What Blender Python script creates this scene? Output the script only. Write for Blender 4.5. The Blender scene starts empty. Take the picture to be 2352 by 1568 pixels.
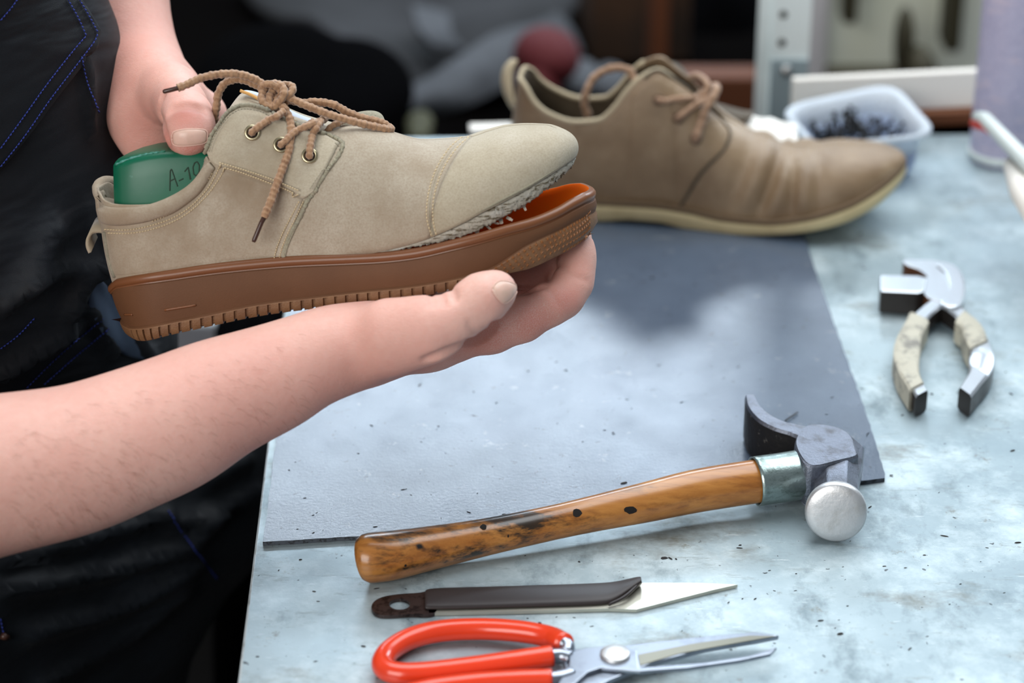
import bpy, bmesh, math, random
import numpy as np
from mathutils import Vector, Matrix, noise
from mathutils.bvhtree import BVHTree
random.seed(7); rng = np.random.RandomState(7)
R = math.radians
SC = bpy.context.scene
COL = SC.collection
# ------------------------------------------------------------------ camera
FPX = 85 / 36 * 2352
TZ = 0.75                                   # worktop height
PITCH = R(26.6)
CAM = Vector((0, 0, TZ + 0.711))
FWD = Vector((0, math.cos(PITCH), -math.sin(PITCH)))
UP = Vector((0, math.sin(PITCH), math.cos(PITCH)))
RT = Vector((1, 0, 0))
def ray(px, py): return FWD + RT * ((px - 1176) / FPX) + UP * ((784 - py) / FPX)
def P(px, py, d): return CAM + ray(px, py) * d
def PZ(px, py, h=0.0):                       # point at height h above the worktop
    r = ray(px, py); return CAM + r * ((TZ + h - CAM.z) / r.z)
def cam_xyz(px, py, d): return np.array([(px - 1176) / FPX * d, (784 - py) / FPX * d, d])
def cam2world(a):
    a = np.asarray(a, float)
    B = np.array([RT, UP, FWD]); return np.array(CAM) + a @ B
cam = bpy.data.cameras.new('camera'); camo = bpy.data.objects.new('camera', cam); COL.objects.link(camo)
cam.sensor_width = 36; cam.lens = 85; camo.location = CAM; camo.rotation_euler = (R(90) - PITCH, 0, 0)
cam.clip_start = 0.05; cam.clip_end = 50
cam.dof.use_dof = True; cam.dof.focus_distance = 1.36; cam.dof.aperture_fstop = 4.6
SC.camera = camo
# ------------------------------------------------------------------ objects
def emp(name, loc, label, cat, group=None):
    o = bpy.data.objects.new(name, None); COL.objects.link(o); o.location = loc
    o.empty_display_size = 0.02
    return tag(o, label, cat, group)
def tag(o, label=None, cat=None, group=None, kind=None):
    if label: o['label'] = label
    if cat: o['category'] = cat
    if group: o['group'] = group
    if kind: o['kind'] = kind
    return o
WORLDPOS = {}
def wpos(o):
    p = Vector((0, 0, 0))
    while o is not None: p += Vector(o.location); o = o.parent
    return p
def obj(name, V, F, m, parent=None, smooth=True, loc=None, auto=None):
    base = wpos(parent) if parent else Vector((0, 0, 0))
    V = np.array([tuple(v) for v in V], float) if not isinstance(V, np.ndarray) else V
    if loc is None and parent is None:
        lo, hi = V.min(0), V.max(0); loc = Vector(((lo[0] + hi[0]) / 2, (lo[1] + hi[1]) / 2, lo[2]))
    off = Vector(loc) if (parent is None) else base
    me = bpy.data.meshes.new(name)
    me.from_pydata((V - np.array(off)).tolist(), [], F if isinstance(F, list) else F.tolist()); me.update()
    if m is not None: me.materials.append(m)
    if smooth: me.polygons.foreach_set('use_smooth', [True] * len(me.polygons))
    o = bpy.data.objects.new(name, me); COL.objects.link(o)
    if parent is None: o.location = off
    else: o.parent = parent
    if auto:
        bm = bmesh.new(); bm.from_mesh(me)
        for e in bm.edges:
            if len(e.link_faces) == 2 and e.calc_face_angle(0) > R(auto): e.smooth = False
        bm.to_mesh(me); bm.free()
    return o
class MB:
    def __init__(s): s.v = []; s.f = []
    def add(s, V, F):
        b = len(s.v); s.v += [tuple(p) for p in V]; s.f += [tuple(i + b for i in f) for f in F]; return s
    def build(s, name, m, parent=None, smooth=True, **k): return obj(name, s.v, s.f, m, parent, smooth, **k)
def grid_faces(nr, nc, closed_c=False, closed_r=False, flip=False):
    F = []
    for i in range(nr - (0 if closed_r else 1)):
        for j in range(nc - (0 if closed_c else 1)):
            a = i * nc + j; b = i * nc + (j + 1) % nc; c = ((i + 1) % nr) * nc + (j + 1) % nc; d = ((i + 1) % nr) * nc + j
            F.append((a, d, c, b) if flip else (a, b, c, d))
    return F
def frames(pts):
    pts = [Vector(p) for p in pts]; n = len(pts); T = []
    for i in range(n):
        t = pts[min(i + 1, n - 1)] - pts[max(i - 1, 0)]
        T.append(t.normalized() if t.length > 1e-9 else Vector((1, 0, 0)))
    a = T[0].orthogonal().normalized(); out = []
    for i in range(n):
        a = (a - T[i] * a.dot(T[i])); a = a.normalized() if a.length > 1e-6 else T[i].orthogonal().normalized()
        out.append((pts[i], a.copy(), T[i].cross(a).normalized(), T[i]))
    return out
def tube(pts, r, n=10, caps=True, rfun=None, flat=None):
    V = []; fr = frames(pts); m = len(fr)
    for i, (p, a, b, t) in enumerate(fr):
        rr = r[i] if isinstance(r, (list, tuple, np.ndarray)) else r
        for k in range(n):
            th = 2 * math.pi * k / n; q = rr * (rfun(i, th) if rfun else 1)
            V.append(p + a * (math.cos(th) * q) + b * (math.sin(th) * q * (flat or 1)))
    F = grid_faces(m, n, closed_c=True)
    if caps: F += [tuple(range(n - 1, -1, -1)), tuple((m - 1) * n + k for k in range(n))]
    return V, F
def catmull(P_, n=8, closed=False):
    P_ = [np.array(tuple(p), float) for p in P_]; m = len(P_); out = []
    rngi = range(m) if closed else range(m - 1)
    for i in rngi:
        if closed: p0, p1, p2, p3 = P_[i - 1], P_[i], P_[(i + 1) % m], P_[(i + 2) % m]
        else: p1, p2 = P_[i], P_[i + 1]; p0 = P_[i - 1] if i else 2 * p1 - p2; p3 = P_[i + 2] if i + 2 < m else 2 * p2 - p1
        for k in range(n):
            t = k / n
            out.append(.5 * ((2 * p1) + (-p0 + p2) * t + (2 * p0 - 5 * p1 + 4 * p2 - p3) * t * t + (-p0 + 3 * p1 - 3 * p2 + p3) * t ** 3))
    if not closed: out.append(P_[-1])
    return out
def resample(pts, step=None, n=None, closed=False):
    A = np.array([tuple(p) for p in pts], float)
    if closed: A = np.vstack([A, A[:1]])
    s = np.concatenate([[0], np.cumsum(np.linalg.norm(np.diff(A, axis=0), axis=1))])
    if n is None: n = max(2, int(round(s[-1] / step)) + 1)
    q = np.linspace(0, s[-1], n)
    return np.stack([np.interp(q, s, A[:, k]) for k in range(A.shape[1])], 1)
def pchip(xs, ys):
    o = np.argsort(xs); x = np.array(xs, float)[o]; y = np.array(ys, float)[o]
    keep = np.concatenate([[True], np.diff(x) > 1e-9]); x = x[keep]; y = y[keep]
    h = np.diff(x); d = np.diff(y) / h; m = np.zeros_like(y); m[0] = d[0]; m[-1] = d[-1]
    for i in range(1, len(x) - 1):
        if d[i - 1] * d[i] > 0:
            w1 = 2 * h[i] + h[i - 1]; w2 = h[i] + 2 * h[i - 1]; m[i] = (w1 + w2) / (w1 / d[i - 1] + w2 / d[i])
    def f(q):
        q = min(max(q, x[0]), x[-1]); i = min(max(int(np.searchsorted(x, q)) - 1, 0), len(h) - 1); t = (q - x[i]) / h[i]
        return ((1 + 2 * t) * (1 - t) ** 2 * y[i] + t * (1 - t) ** 2 * h[i] * m[i] + t * t * (3 - 2 * t) * y[i + 1] + t * t * (t - 1) * h[i] * m[i + 1])
    return f
def prism(poly, n_off, flat_top=None):        # poly: list of world points (top), n_off: vector down
    n = len(poly); V = [Vector(p) for p in poly] + [Vector(p) + n_off for p in poly]
    F = [tuple(range(n)), tuple(range(2 * n - 1, n - 1, -1))] + [(i, i + n, (i + 1) % n + n, (i + 1) % n) for i in range(n)]
    return V, F
def box(c, s, rz=0, M=None):
    V = []
    for x in (-1, 1):
        for y in (-1, 1):
            for z in (-1, 1): V.append(Vector((x * s[0] / 2, y * s[1] / 2, z * s[2] / 2)))
    m = M or Matrix.Rotation(rz, 3, 'Z'); V = [m @ v + Vector(c) for v in V]
    return V, [(0, 1, 3, 2), (4, 6, 7, 5), (0, 4, 5, 1), (2, 3, 7, 6), (0, 2, 6, 4), (1, 5, 7, 3)]
def bevel(o, w, seg=2, ang=30):
    b = o.modifiers.new('bevel', 'BEVEL'); b.width = w; b.segments = seg; b.limit_method = 'ANGLE'; b.angle_limit = R(ang)
    b.harden_normals = False; return o
class Caster:
    def __init__(s, meshes, dguess):
        V = []; F = []
        for v, f in meshes:
            b = len(V); V += [Vector(tuple(p)) for p in v]; F += [tuple(int(i) + b for i in q) for q in f]
        s.t = BVHTree.FromPolygons(V, F); s.d = dguess
    def __call__(s, px, py, off=0.0):
        r = ray(px, py).normalized(); p, n, i, d = s.t.ray_cast(CAM, r)
        if p is None:
            q, n, i, d = s.t.find_nearest(P(px, py, s.d)); dd = (q - CAM).dot(FWD); p = P(px, py, dd)
        if n.dot(r) > 0: n = -n
        return p + n * off, n
# ------------------------------------------------------------------ materials
def lin(c):
    return tuple(((v / 255) / 12.92 if v / 255 <= .04045 else ((v / 255 + .055) / 1.055) ** 2.4) for v in c) + (1,)
class Mat:
    def __init__(s, name, col, rough=.5, metal=0, spec=.5, coat=0, sheen=0, sss=0, ssr=(1, .3, .2), trans=0, ior=1.45, alpha=1):
        m = bpy.data.materials.new(name); m.use_nodes = True; s.m = m; s.nt = m.node_tree; s.n = s.nt.nodes; s.l = s.nt.links
        b = s.b = s.n['Principled BSDF']; s.col = None
        b.inputs['Base Color'].default_value = lin(col); b.inputs['Roughness'].default_value = rough
        b.inputs['Metallic'].default_value = metal; b.inputs['Specular IOR Level'].default_value = spec
        b.inputs['Coat Weight'].default_value = coat; b.inputs['Coat Roughness'].default_value = .15
        b.inputs['Sheen Weight'].default_value = sheen
        if sss: b.inputs['Subsurface Weight'].default_value = sss; b.inputs['Subsurface Radius'].default_value = ssr; b.inputs['Subsurface Scale'].default_value = .006
        b.inputs['Transmission Weight'].default_value = trans; b.inputs['IOR'].default_value = ior; b.inputs['Alpha'].default_value = alpha
        s.base = lin(col); s.tc = s.n.new('ShaderNodeTexCoord'); s.last = None; s.h = None
    def coord(s, scale=(1, 1, 1), rot=(0, 0, 0)):
        mp = s.n.new('ShaderNodeMapping'); mp.inputs['Scale'].default_value = scale; mp.inputs['Rotation'].default_value = rot
        s.l.new(s.tc.outputs['Object'], mp.inputs['Vector']); return mp.outputs['Vector']
    def noise(s, scale, detail=4, rough=.55, stretch=(1, 1, 1), rot=(0, 0, 0), kind='n', dist=0):
        if kind == 'n':
            t = s.n.new('ShaderNodeTexNoise'); t.inputs['Scale'].default_value = scale; t.inputs['Detail'].default_value = detail
            t.inputs['Roughness'].default_value = rough; t.inputs['Distortion'].default_value = dist; o = t.outputs['Fac']
        else:
            t = s.n.new('ShaderNodeTexVoronoi'); t.inputs['Scale'].default_value = scale
            t.feature = 'DISTANCE_TO_EDGE' if kind == 'e' else 'F1'; o = t.outputs['Distance']
        s.l.new(s.coord(stretch, rot), t.inputs['Vector']); return o
    def ramp(s, fac, a, b, ca=0, cb=1):
        r = s.n.new('ShaderNodeMapRange'); r.inputs['From Min'].default_value = a; r.inputs['From Max'].default_value = b
        r.inputs['To Min'].default_value = ca; r.inputs['To Max'].default_value = cb
        s.l.new(fac, r.inputs['Value']); return r.outputs['Result']
    def math(s, op, a, b):
        m = s.n.new('ShaderNodeMath'); m.operation = op
        for i, v in enumerate((a, b)):
            if hasattr(v, 'links') or hasattr(v, 'node'): s.l.new(v, m.inputs[i])
            else: m.inputs[i].default_value = v
        return m.outputs[0]
    def mix(s, fac, col, blend='MIX'):
        x = s.n.new('ShaderNodeMix'); x.data_type = 'RGBA'; x.blend_type = blend
        if isinstance(fac, float): x.inputs[0].default_value = fac
        else: s.l.new(fac, x.inputs[0])
        if s.col: s.l.new(s.col, x.inputs[6])
        else: x.inputs[6].default_value = s.base
        x.inputs[7].default_value = lin(col); s.col = x.outputs[2]; s.l.new(s.col, s.b.inputs['Base Color']); return s
    def rough(s, fac): s.l.new(fac, s.b.inputs['Roughness']); return s
    def attr(s, name):
        a = s.n.new('ShaderNodeAttribute'); a.attribute_name = name; return a.outputs['Fac']
    def bump(s, h, strength=.3, dist=.001):
        b = s.n.new('ShaderNodeBump'); b.inputs['Strength'].default_value = strength; b.inputs['Distance'].default_value = dist
        s.l.new(h, b.inputs['Height'])
        if s.last: s.l.new(s.last, b.inputs['Normal'])
        s.last = b.outputs['Normal']; s.l.new(s.last, s.b.inputs['Normal']); return s

def leather(name, col, dark, light, scale=1, rough=.75, sheen=.15, spec=.3):
    m = Mat(name, col, rough, spec=spec, sheen=sheen)
    m.mix(m.ramp(m.noise(18, 5, .6), .40, .68), dark).mix(m.ramp(m.noise(35, 4, .6, rot=(1, 2, 0)), .5, .8, 0, .6), light)
    m.mix(m.ramp(m.noise(900, 3, .6), .4, .72, 0, .5), dark)
    m.bump(m.noise(1200, 4, .7), .5, .0005).bump(m.noise(180, 4, .6), .3, .0010).bump(m.noise(30, 3), .25, .003); return m
M = {}
M['suede'] = leather('suede', (175, 164, 146), (146, 128, 106), (196, 187, 171)).m
M['suede_toe'] = leather('suede_toe', (180, 170, 149), (152, 138, 114), (192, 184, 168)).m
M['suede_flap'] = leather('suede_flap', (182, 172, 151), (156, 142, 120), (194, 186, 168), sheen=.3).m
M['suede_raw'] = leather('suede_raw', (158, 152, 130), (112, 108, 94), (198, 190, 170)).m
M['brown_leather'] = leather('brown_leather', (150, 126, 96), (122, 98, 70), (176, 156, 128), rough=.40, sheen=.1, spec=.8).m
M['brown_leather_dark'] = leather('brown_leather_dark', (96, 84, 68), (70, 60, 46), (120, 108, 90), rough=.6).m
x = Mat('thread', (205, 186, 150), .8); M['thread'] = x.m
x = Mat('blue_thread', (30, 48, 130), .6); M['blue_thread'] = x.m
x = Mat('gum_rubber', (98, 65, 42), .62, spec=.35)
x.mix(x.ramp(x.noise(30, 4), .45, .75, 0, .5), (110, 74, 48)); x.bump(x.noise(1500, 2, .4, kind='v'), .16, .0003); M['gum'] = x.m
x = Mat('gum_lip', (118, 74, 46), .34, spec=.5); x.bump(x.noise(300, 2), .05, .0005); M['gum_lip'] = x.m
x = Mat('gum_star', (150, 98, 56), .4); M['gum_star'] = x.m
x = Mat('gum_tread', (118, 82, 54), .5, spec=.5); x.mix(x.ramp(x.noise(120, 4), .4, .7, 0, .6), (142, 106, 72))
x.bump(x.noise(1300, 3, .7), .6, .0006); M['gum_tread'] = x.m
x = Mat('gum_inside', (240, 112, 14), .45, spec=.4, sss=.3, ssr=(1, .4, .1)); M['gum_inside'] = x.m
x = Mat('insole_floor', (70, 34, 18), .8); M['insole_floor'] = x.m
x = Mat('cream_sole', (204, 188, 146), .6); x.mix(x.ramp(x.noise(40, 4), .45, .75, 0, .6), (170, 150, 108)); M['cream_sole'] = x.m
x = Mat('welt_brown', (92, 72, 48), .6); M['welt'] = x.m
x = Mat('tread_black', (36, 34, 32), .8); M['black_tread'] = x.m
x = Mat('torn_glue', (198, 193, 178), .85); x.mix(x.ramp(x.noise(160, 6, .7, stretch=(.35, 1, 2.6)), .5, .58), (104, 92, 68))
x.mix(x.ramp(x.noise(110, 5, .7), .56, .64), (206, 203, 192)).mix(x.ramp(x.noise(60, 5, .7, rot=(2, 0, 1)), .64, .68), (44, 40, 34))
x.bump(x.noise(400, 6, .75), .9, .0015); M['torn'] = x.m
x = Mat('flake_white', (222, 220, 206), .7); M['flake'] = x.m
x = Mat('insole_board', (66, 50, 34), .9); x.bump(x.noise(300, 5), .8, .001); M['board'] = x.m
x = Mat('lace_brown', (164, 128, 96), .75, sheen=.4); x.mix(x.ramp(x.noise(500, 3, .6), .45, .7, 0, .8), (122, 86, 60)); M['lace'] = x.m
x = Mat('lace_pale', (154, 122, 96), .7, sheen=.3); M['lace_back'] = x.m
x = Mat('aglet', (66, 42, 34), .3, spec=.6); M['aglet'] = x.m
x = Mat('brass', (190, 180, 148), .28, metal=1); M['brass'] = x.m
x = Mat('dark_eyelet', (112, 92, 74), .5, metal=.5); M['eyelet_dark'] = x.m
x = Mat('hole_dark', (20, 16, 14), .9); M['hole'] = x.m
x = Mat('lining_pale', (190, 200, 214), .8); x.bump(x.noise(900, 2), .3, .0004); M['lining'] = x.m
x = Mat('lining_ochre', (204, 158, 96), .8); M['ochre'] = x.m
x = Mat('lining_grey', (138, 130, 112), .95); x.bump(x.noise(700, 4), .8, .001); M['lining_grey'] = x.m
x = Mat('green_plastic', (8, 92, 66), .38, spec=.5)
x.mix(x.ramp(x.noise(90, 6, .7), .66, .72), (80, 140, 130)); x.bump(x.noise(60, 3), .06, .002); M['green'] = x.m
x = Mat('green_chip', (74, 138, 126), .5); x.mix(x.ramp(x.noise(300, 4, .7), .45, .6), (12, 100, 74)); M['green_edge'] = x.m
x = Mat('engraving', (38, 58, 44), .7); M['engrave'] = x.m
# skin
x = Mat('skin', (228, 184, 170), .5, spec=.35, sss=.25)
x.mix(x.ramp(x.noise(18, 4, .6), .4, .7, 0, .45), (218, 156, 144)).mix(x.ramp(x.attr('blush'), 0, 1, 0, .85), (186, 98, 84))
x.mix(x.ramp(x.noise(260, 4, .7), .4, .7, 0, .25), (206, 146, 130))
x.mix(x.math('MULTIPLY', x.ramp(x.noise(760, kind='e', stretch=(1, 1.8, 1)), .10, .0, 0, .42), x.attr('dust')), (224, 212, 208))
x.bump(x.noise(1000, 3, .6, kind='e'), .3, .0005).bump(x.noise(110, 4, .6), .18, .002)
x.bump(x.noise(420, 4, .7, stretch=(1, 2.5, 2.5)), .35, .0008); M['skin'] = x.m
x = Mat('nail', (220, 184, 168), .32, spec=.5, sss=.15); x.mix(x.ramp(x.noise(200, 3), .45, .7, 0, .5), (196, 168, 150)); M['nail'] = x.m
x = Mat('nail_rim', (222, 184, 168), .6); M['nail_rim'] = x.m
x = Mat('hair', (150, 108, 88), .6); M['hair'] = x.m
# cloth
x = Mat('apron_cloth', (15, 20, 26), .6, spec=.3, sheen=.02)
x.mix(x.ramp(x.noise(14, 4), .5, .8, 0, .5), (24, 32, 42)).bump(x.noise(1500, 2, .5, stretch=(1, 1, 3), rot=(0, .8, 0)), .35, .0006)
x.bump(x.noise(7, 3, .5, stretch=(1, 1, 3.0), rot=(0, .95, 0), dist=.6), .55, .018); M['apron'] = x.m
x = Mat('highlight_denim', (66, 84, 106), .8); x.mix(x.ramp(x.noise(20, 4), .45, .7, 0, .7), (40, 54, 72)).bump(x.noise(10, 3), .5, .01); M['highlight_denim'] = x.m
x = Mat('red_shirt', (190, 40, 36), .8); M['red_shirt'] = x.m
# ------------------------------------------------------------------ worktop metal, mat, tools
x = Mat('galvanised_top', (160, 176, 182), .38, metal=.35, spec=.5)
x.mix(x.ramp(x.noise(5, 6, .65), .4, .68, 0, .9), (126, 144, 152))
x.mix(x.ramp(x.noise(16, 7, .7, rot=(0, 0, 1)), .48, .66, 0, .75), (190, 204, 208))
x.mix(x.ramp(x.noise(30, 6, .7, stretch=(1, .6, 1)), .54, .70, 0, .8), (104, 120, 126))
x.mix(x.ramp(x.noise(8, 6, .7, stretch=(1, 1.6, 1)), .56, .70, 0, .8), (98, 94, 80))
x.mix(x.ramp(x.noise(70, 4, .7, rot=(0, 0, .4)), .70, .74, 0, .9), (58, 60, 62))
x.mix(x.ramp(x.noise(40, 6, .8, rot=(0, 0, 2)), .60, .68, 0, .6), (104, 100, 84)).mix(x.ramp(x.noise(26, 6, .8, stretch=(1, 5, 1), rot=(0, 0, .5)), .58, .64, 0, .45), (120, 128, 126)).mix(x.ramp(x.noise(60, 4, .7, stretch=(1, 9, 1), rot=(0, 0, 1.2)), .64, .7, 0, .6), (214, 222, 224))
x.mix(x.ramp(x.noise(210, 2, .5), .74, .78, 0, .8), (40, 44, 48))
x.rough(x.ramp(x.noise(14, 6, .7), .3, .75, .32, .62))
x.bump(x.noise(24, 5, .6), .12, .002).bump(x.noise(240, 4, .7), .15, .0006); M['top'] = x.m
x = Mat('top_edge', (196, 204, 206), .45, metal=.3); x.mix(x.ramp(x.noise(60, 5), .5, .7, 0, .7), (120, 118, 112)); M['top_edge'] = x.m  # pale tone paints in the highlight along the bench edge
x = Mat('dark_mat', (70, 82, 98), .40, spec=.75)
x.mix(x.ramp(x.noise(7, 6, .65), .38, .72, 0, .6), (98, 112, 130)).mix(x.ramp(x.noise(120, 5, .75), .62, .68, 0, .7), (44, 48, 54))
x.mix(x.ramp(x.noise(260, 3, .6), .71, .75, 0, .8), (26, 26, 28)).mix(x.ramp(x.noise(50, 6, .7, rot=(0, 0, 1)), .62, .7, 0, .45), (140, 146, 150))
x.rough(x.ramp(x.noise(20, 6, .7), .35, .7, .15, .27)).bump(x.noise(380, 5, .7), .3, .0005); M['mat'] = x.m
x = Mat('mat_edge', (70, 76, 84), .7); x.mix(x.ramp(x.noise(300, 4, .7), .5, .6), (36, 38, 42)); M['mat_edge'] = x.m
x = Mat('debris', (38, 36, 36), .8); M['debris'] = x.m
x = Mat('debris_pale', (184, 178, 168), .8); M['debris_pale'] = x.m
x = Mat('table_frame', (58, 62, 66), .6); M['frame'] = x.m

# worktop outline (world, on z = TZ)
L0, L1 = PZ(543, 1640), PZ(706, 318)
dl = (L1 - L0); L0 = L0 - dl * .25
R0 = Vector((L0.x + 1.5, L0.y - .12, TZ)); R1 = PZ(2700, 262)
R1 = Vector((1.1, L1.y + .02, TZ))
tb = emp('workbench', Vector(((L0.x + R0.x) / 2, (L0.y + L1.y) / 2, 0)), 'long workbench with scuffed grey galvanised sheet metal top', 'workbench')
R0 = Vector((1.1, L0.y, TZ))
V, F = prism([L0, R0, R1, L1], Vector((0, 0, -.004)))
o = obj('worktop', V, F, M['top'], tb, smooth=False)
V, F = prism([L0 - Vector((.0015, 0, .0005)), L0 + Vector((.012, 0, -.0005)), L1 + Vector((.012, 0, -.0005)), L1 - Vector((.0015, 0, .0005))], Vector((0, 0, -.035)))
o = obj('edge_strip', V, F, M['top_edge'], tb, smooth=False); o['label'] = 'folded metal front edge with its pale highlight painted in'; bevel(o, .0012)
for a, b in ((L1, R1), (L0, R0)):
    c = (a + b) / 2; V, F = box((c.x, c.y + (.03 if b is R0 else -.03), TZ - .045), ((b - a).length - .1, .04, .07))
    obj('apron_rail', V, F, M['frame'], tb, smooth=False)
for c in ((L0.x + .12, L0.y + .06), (L1.x + .12, L1.y - .06), (1.02, L0.y + .06), (1.02, L1.y - .06)):
    V, F = box((c[0], c[1], (TZ - .06) / 2), (.045, .045, TZ - .06)); obj('leg', V, F, M['frame'], tb, smooth=False)

# dark mat
mp = [PZ(605, 1254), PZ(830, 1240), PZ(2034, 1107), PZ(1995, 975), PZ(1870, 622), PZ(1845, 545), PZ(1812, 452), PZ(688, 500), PZ(640, 975)]
mp = [p + Vector((0, 0, .0028)) for p in mp]
mat_o = emp('cutting_mat', sum(mp, Vector()) / len(mp) - Vector((0, 0, .0028)), 'large dark grey rubber cutting mat lying flat on the workbench', 'mat')
pts = resample(mp, step=.006, closed=True)[:-1]
V = []; 
for q in pts:
    j = Vector((rng.uniform(-1, 1), rng.uniform(-1, 1), 0)) * .0003; V.append(Vector(q) + j)
V, F = prism(V, Vector((0, 0, -.0026)))
o = obj('rubber_sheet', V, [F[0], F[1]] + F[2:], M['mat'], mat_o, smooth=False); o.data.materials.append(M['mat_edge'])
for p_ in o.data.polygons:
    if len(p_.vertices) == 4: p_.material_index = 1
MATH = .0029

# specks of leather and rubber lying about
def chip(mb, p, s, rz, e):
    V, F = [], []
    n = 6; h = s * .35
    for k in range(n):
        th = 2 * math.pi * k / n; r = s * rng.uniform(.6, 1)
        V.append((p.x + math.cos(th + rz) * r * e * math.cos(rz) - math.sin(th) * r * math.sin(rz) * .5, p.y + math.cos(th + rz) * r * e * math.sin(rz) + math.sin(th) * r * .6, p.z))
    V += [(v[0] * .7 + p.x * .3, v[1] * .7 + p.y * .3, p.z + h) for v in V]
    F = [tuple(range(n, 2 * n))] + [(i, (i + 1) % n, (i + 1) % n + n, i + n) for i in range(n)]
    mb.add(V, F)
mbs = MB()
big = [(780, 1119, .0022), (1330, 1290, .0013), (2020, 1120, 0), (2140, 905, .0016), (1700, 1252, .0012), (1930, 1456, .0022), (2322, 905, .002), (2326, 1035, .0016), (1893, 1507, .0014), (1673, 1384, .0016), (1540, 1283, .002), (1525, 1282, .002), (1553, 1284, .0015), (1240, 1431, .0018), (1885, 1425, .0012), (2090, 1490, .0018), (1735, 1375, .0014), (2310, 855, .0018), (2095, 945, .0022), (2250, 1030, .001), (1300, 850, .001), (1213, 852, .001), (1705, 1375, .001), (640, 1310, .0015), (690, 1285, .001), (1998, 1165, .0016), (2230, 830, .001), (1140, 925, .001), (975, 1005, .0008), (1015, 1260, .001)]
for (px, py, s) in big:
    if s: chip(mbs, PZ(px, py, MATH if (py < 1100 and 640 < px < 1950) else .0001), s, rng.uniform(0, 3), rng.uniform(.8, 1.8))
for k in range(420):
    px, py = rng.uniform(590, 2352), rng.uniform(430, 1568)
    onmat = (px < 2034 - (1107 - py) * .337 and py < 1250 - (px - 605) * .1 and px > 655)
    if not onmat and py < 1250 and px < 1860: continue
    if px < 640 and py < 1260: continue
    chip(mbs, PZ(px, py, MATH if onmat else .0001), rng.uniform(.0002, .0009) * (1 + (rng.rand() < .05)), rng.uniform(0, 3), rng.uniform(.8, 3))
o = mbs.build('scattered_debris', M['debris'], None); tag(o, 'tiny dark specks of rubber and leather scattered over bench and mat', 'debris', kind='stuff')
# thin wire bits on the mat
V, F = tube([PZ(1803, 966, .0034), PZ(1816, 957, .0042), PZ(1832, 946, .0038)], .0004, 6)
tag(obj('thread_scrap', V, F, M['debris'], None), 'short black thread scrap on the mat behind the hammer peen', 'thread')

# ------------------------------------------------------------------ hammer
x = Mat('handle_wood', (180, 124, 62), .28, spec=.5, coat=.35)
x.mix(x.ramp(x.noise(40, 6, .6, stretch=(.25, 3, 3)), .35, .7), (150, 92, 38)).mix(x.ramp(x.noise(120, 5, .7, stretch=(.12, 2, 2)), .5, .7, 0, .6), (112, 66, 30))
x.mix(x.math('MULTIPLY', x.ramp(x.noise(26, 6, .75, stretch=(.35, 1, 1.4)), .46, .56), x.attr('grime')), (44, 34, 24))
x.mix(x.math('MULTIPLY', x.ramp(x.noise(46, 3, .5, stretch=(.6, 1, 1)), .66, .69), x.attr('grime')), (26, 24, 24))
x.bump(x.noise(200, 5, .7, stretch=(.2, 2, 2)), .15, .0006); M['wood'] = x.m
x = Mat('forged_steel', (118, 124, 136), .42, metal=.85); x.mix(x.ramp(x.noise(90, 5, .7), .48, .72, 0, .7), (66, 62, 60))
x.bump(x.noise(520, 4, .7), .5, .0008).bump(x.noise(40, 3), .2, .002); M['forged'] = x.m
x = Mat('forged_black', (34, 32, 32), .55, metal=.4); x.mix(x.ramp(x.noise(140, 5, .7), .6, .68, 0, .7), (120, 116, 110)); x.bump(x.noise(300, 4), .5, .001); M['forged_black'] = x.m
x = Mat('bright_steel', (186, 188, 188), .32, metal=.9); x.mix(x.ramp(x.noise(60, 5, .7), .45, .75, 0, .5), (140, 138, 130)); x.bump(x.noise(160, 3, .6), .2, .001); M['steel'] = x.m
x = Mat('face_steel', (200, 202, 204), .42, metal=.75); x.mix(x.ramp(x.noise(110, 4, .6), .5, .75, 0, .5), (160, 156, 146)); x.bump(x.noise(200, 4, .6), .25, .0008); M['face_steel'] = x.m
x = Mat('ferrule_tin', (150, 166, 164), .3, metal=.85); x.mix(x.ramp(x.noise(80, 6, .7, stretch=(1, 1, 2)), .5, .62, 0, .7), (98, 114, 106)); x.bump(x.noise(220, 4, .7), .25, .001); M['ferrule'] = x.m
ham = emp('hammer', PZ(1940, 1245), 'cobbler hammer with worn honey brown wooden handle and round steel face', 'hammer')
# handle: centreline by (px, height of axis, radius m), lying on the top
hc = [(832, 1284, .0134), (850, 1281, .0138), (900, 1275, .0136), (1000, 1256, .0120), (1120, 1232, .0104), (1260, 1202, .0098), (1360, 1180, .0102), (1480, 1154, .0114), (1600, 1127, .0124), (1730, 1106, .0126), (1800, 1096, .0124), (1858, 1086, .0122)]
hz = [.0131, .0140, .0138, .0128, .0128, .0135, .0145, .016, .0172, .0182, .0188, .019]
cp = [list(PZ(a, b, hz[i])) + [c] for i, (a, b, c) in enumerate(hc)]
cp = resample([np.array(c) for c in catmull([np.array(c) for c in cp], 10)], step=.0022)
hp = [Vector(c[:3]) for c in cp]; hr = [c[3] for c in cp]
nH = len(hp)
cutw = int(nH * .985)
V, F = tube(hp, hr, 28, flat=.97)
# rounded butt
for i in range(2):
    for k in range(28):
        V[i * 28 + k] = hp[i] + (V[i * 28 + k] - hp[i]) * (.90 if i == 0 else .985)
ho = obj('handle', V, F, M['wood'], ham)
a = ho.data.attributes.new('grime', 'FLOAT', 'POINT'); 
a.data.foreach_set('value', [float(max(0, min(1, 1.6 - (i // 28) / nH * 1.7)) * (1 if (V[i].z > hp[min(i // 28, nH - 1)].z - .004) else .25)) for i in range(len(V))])
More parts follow.
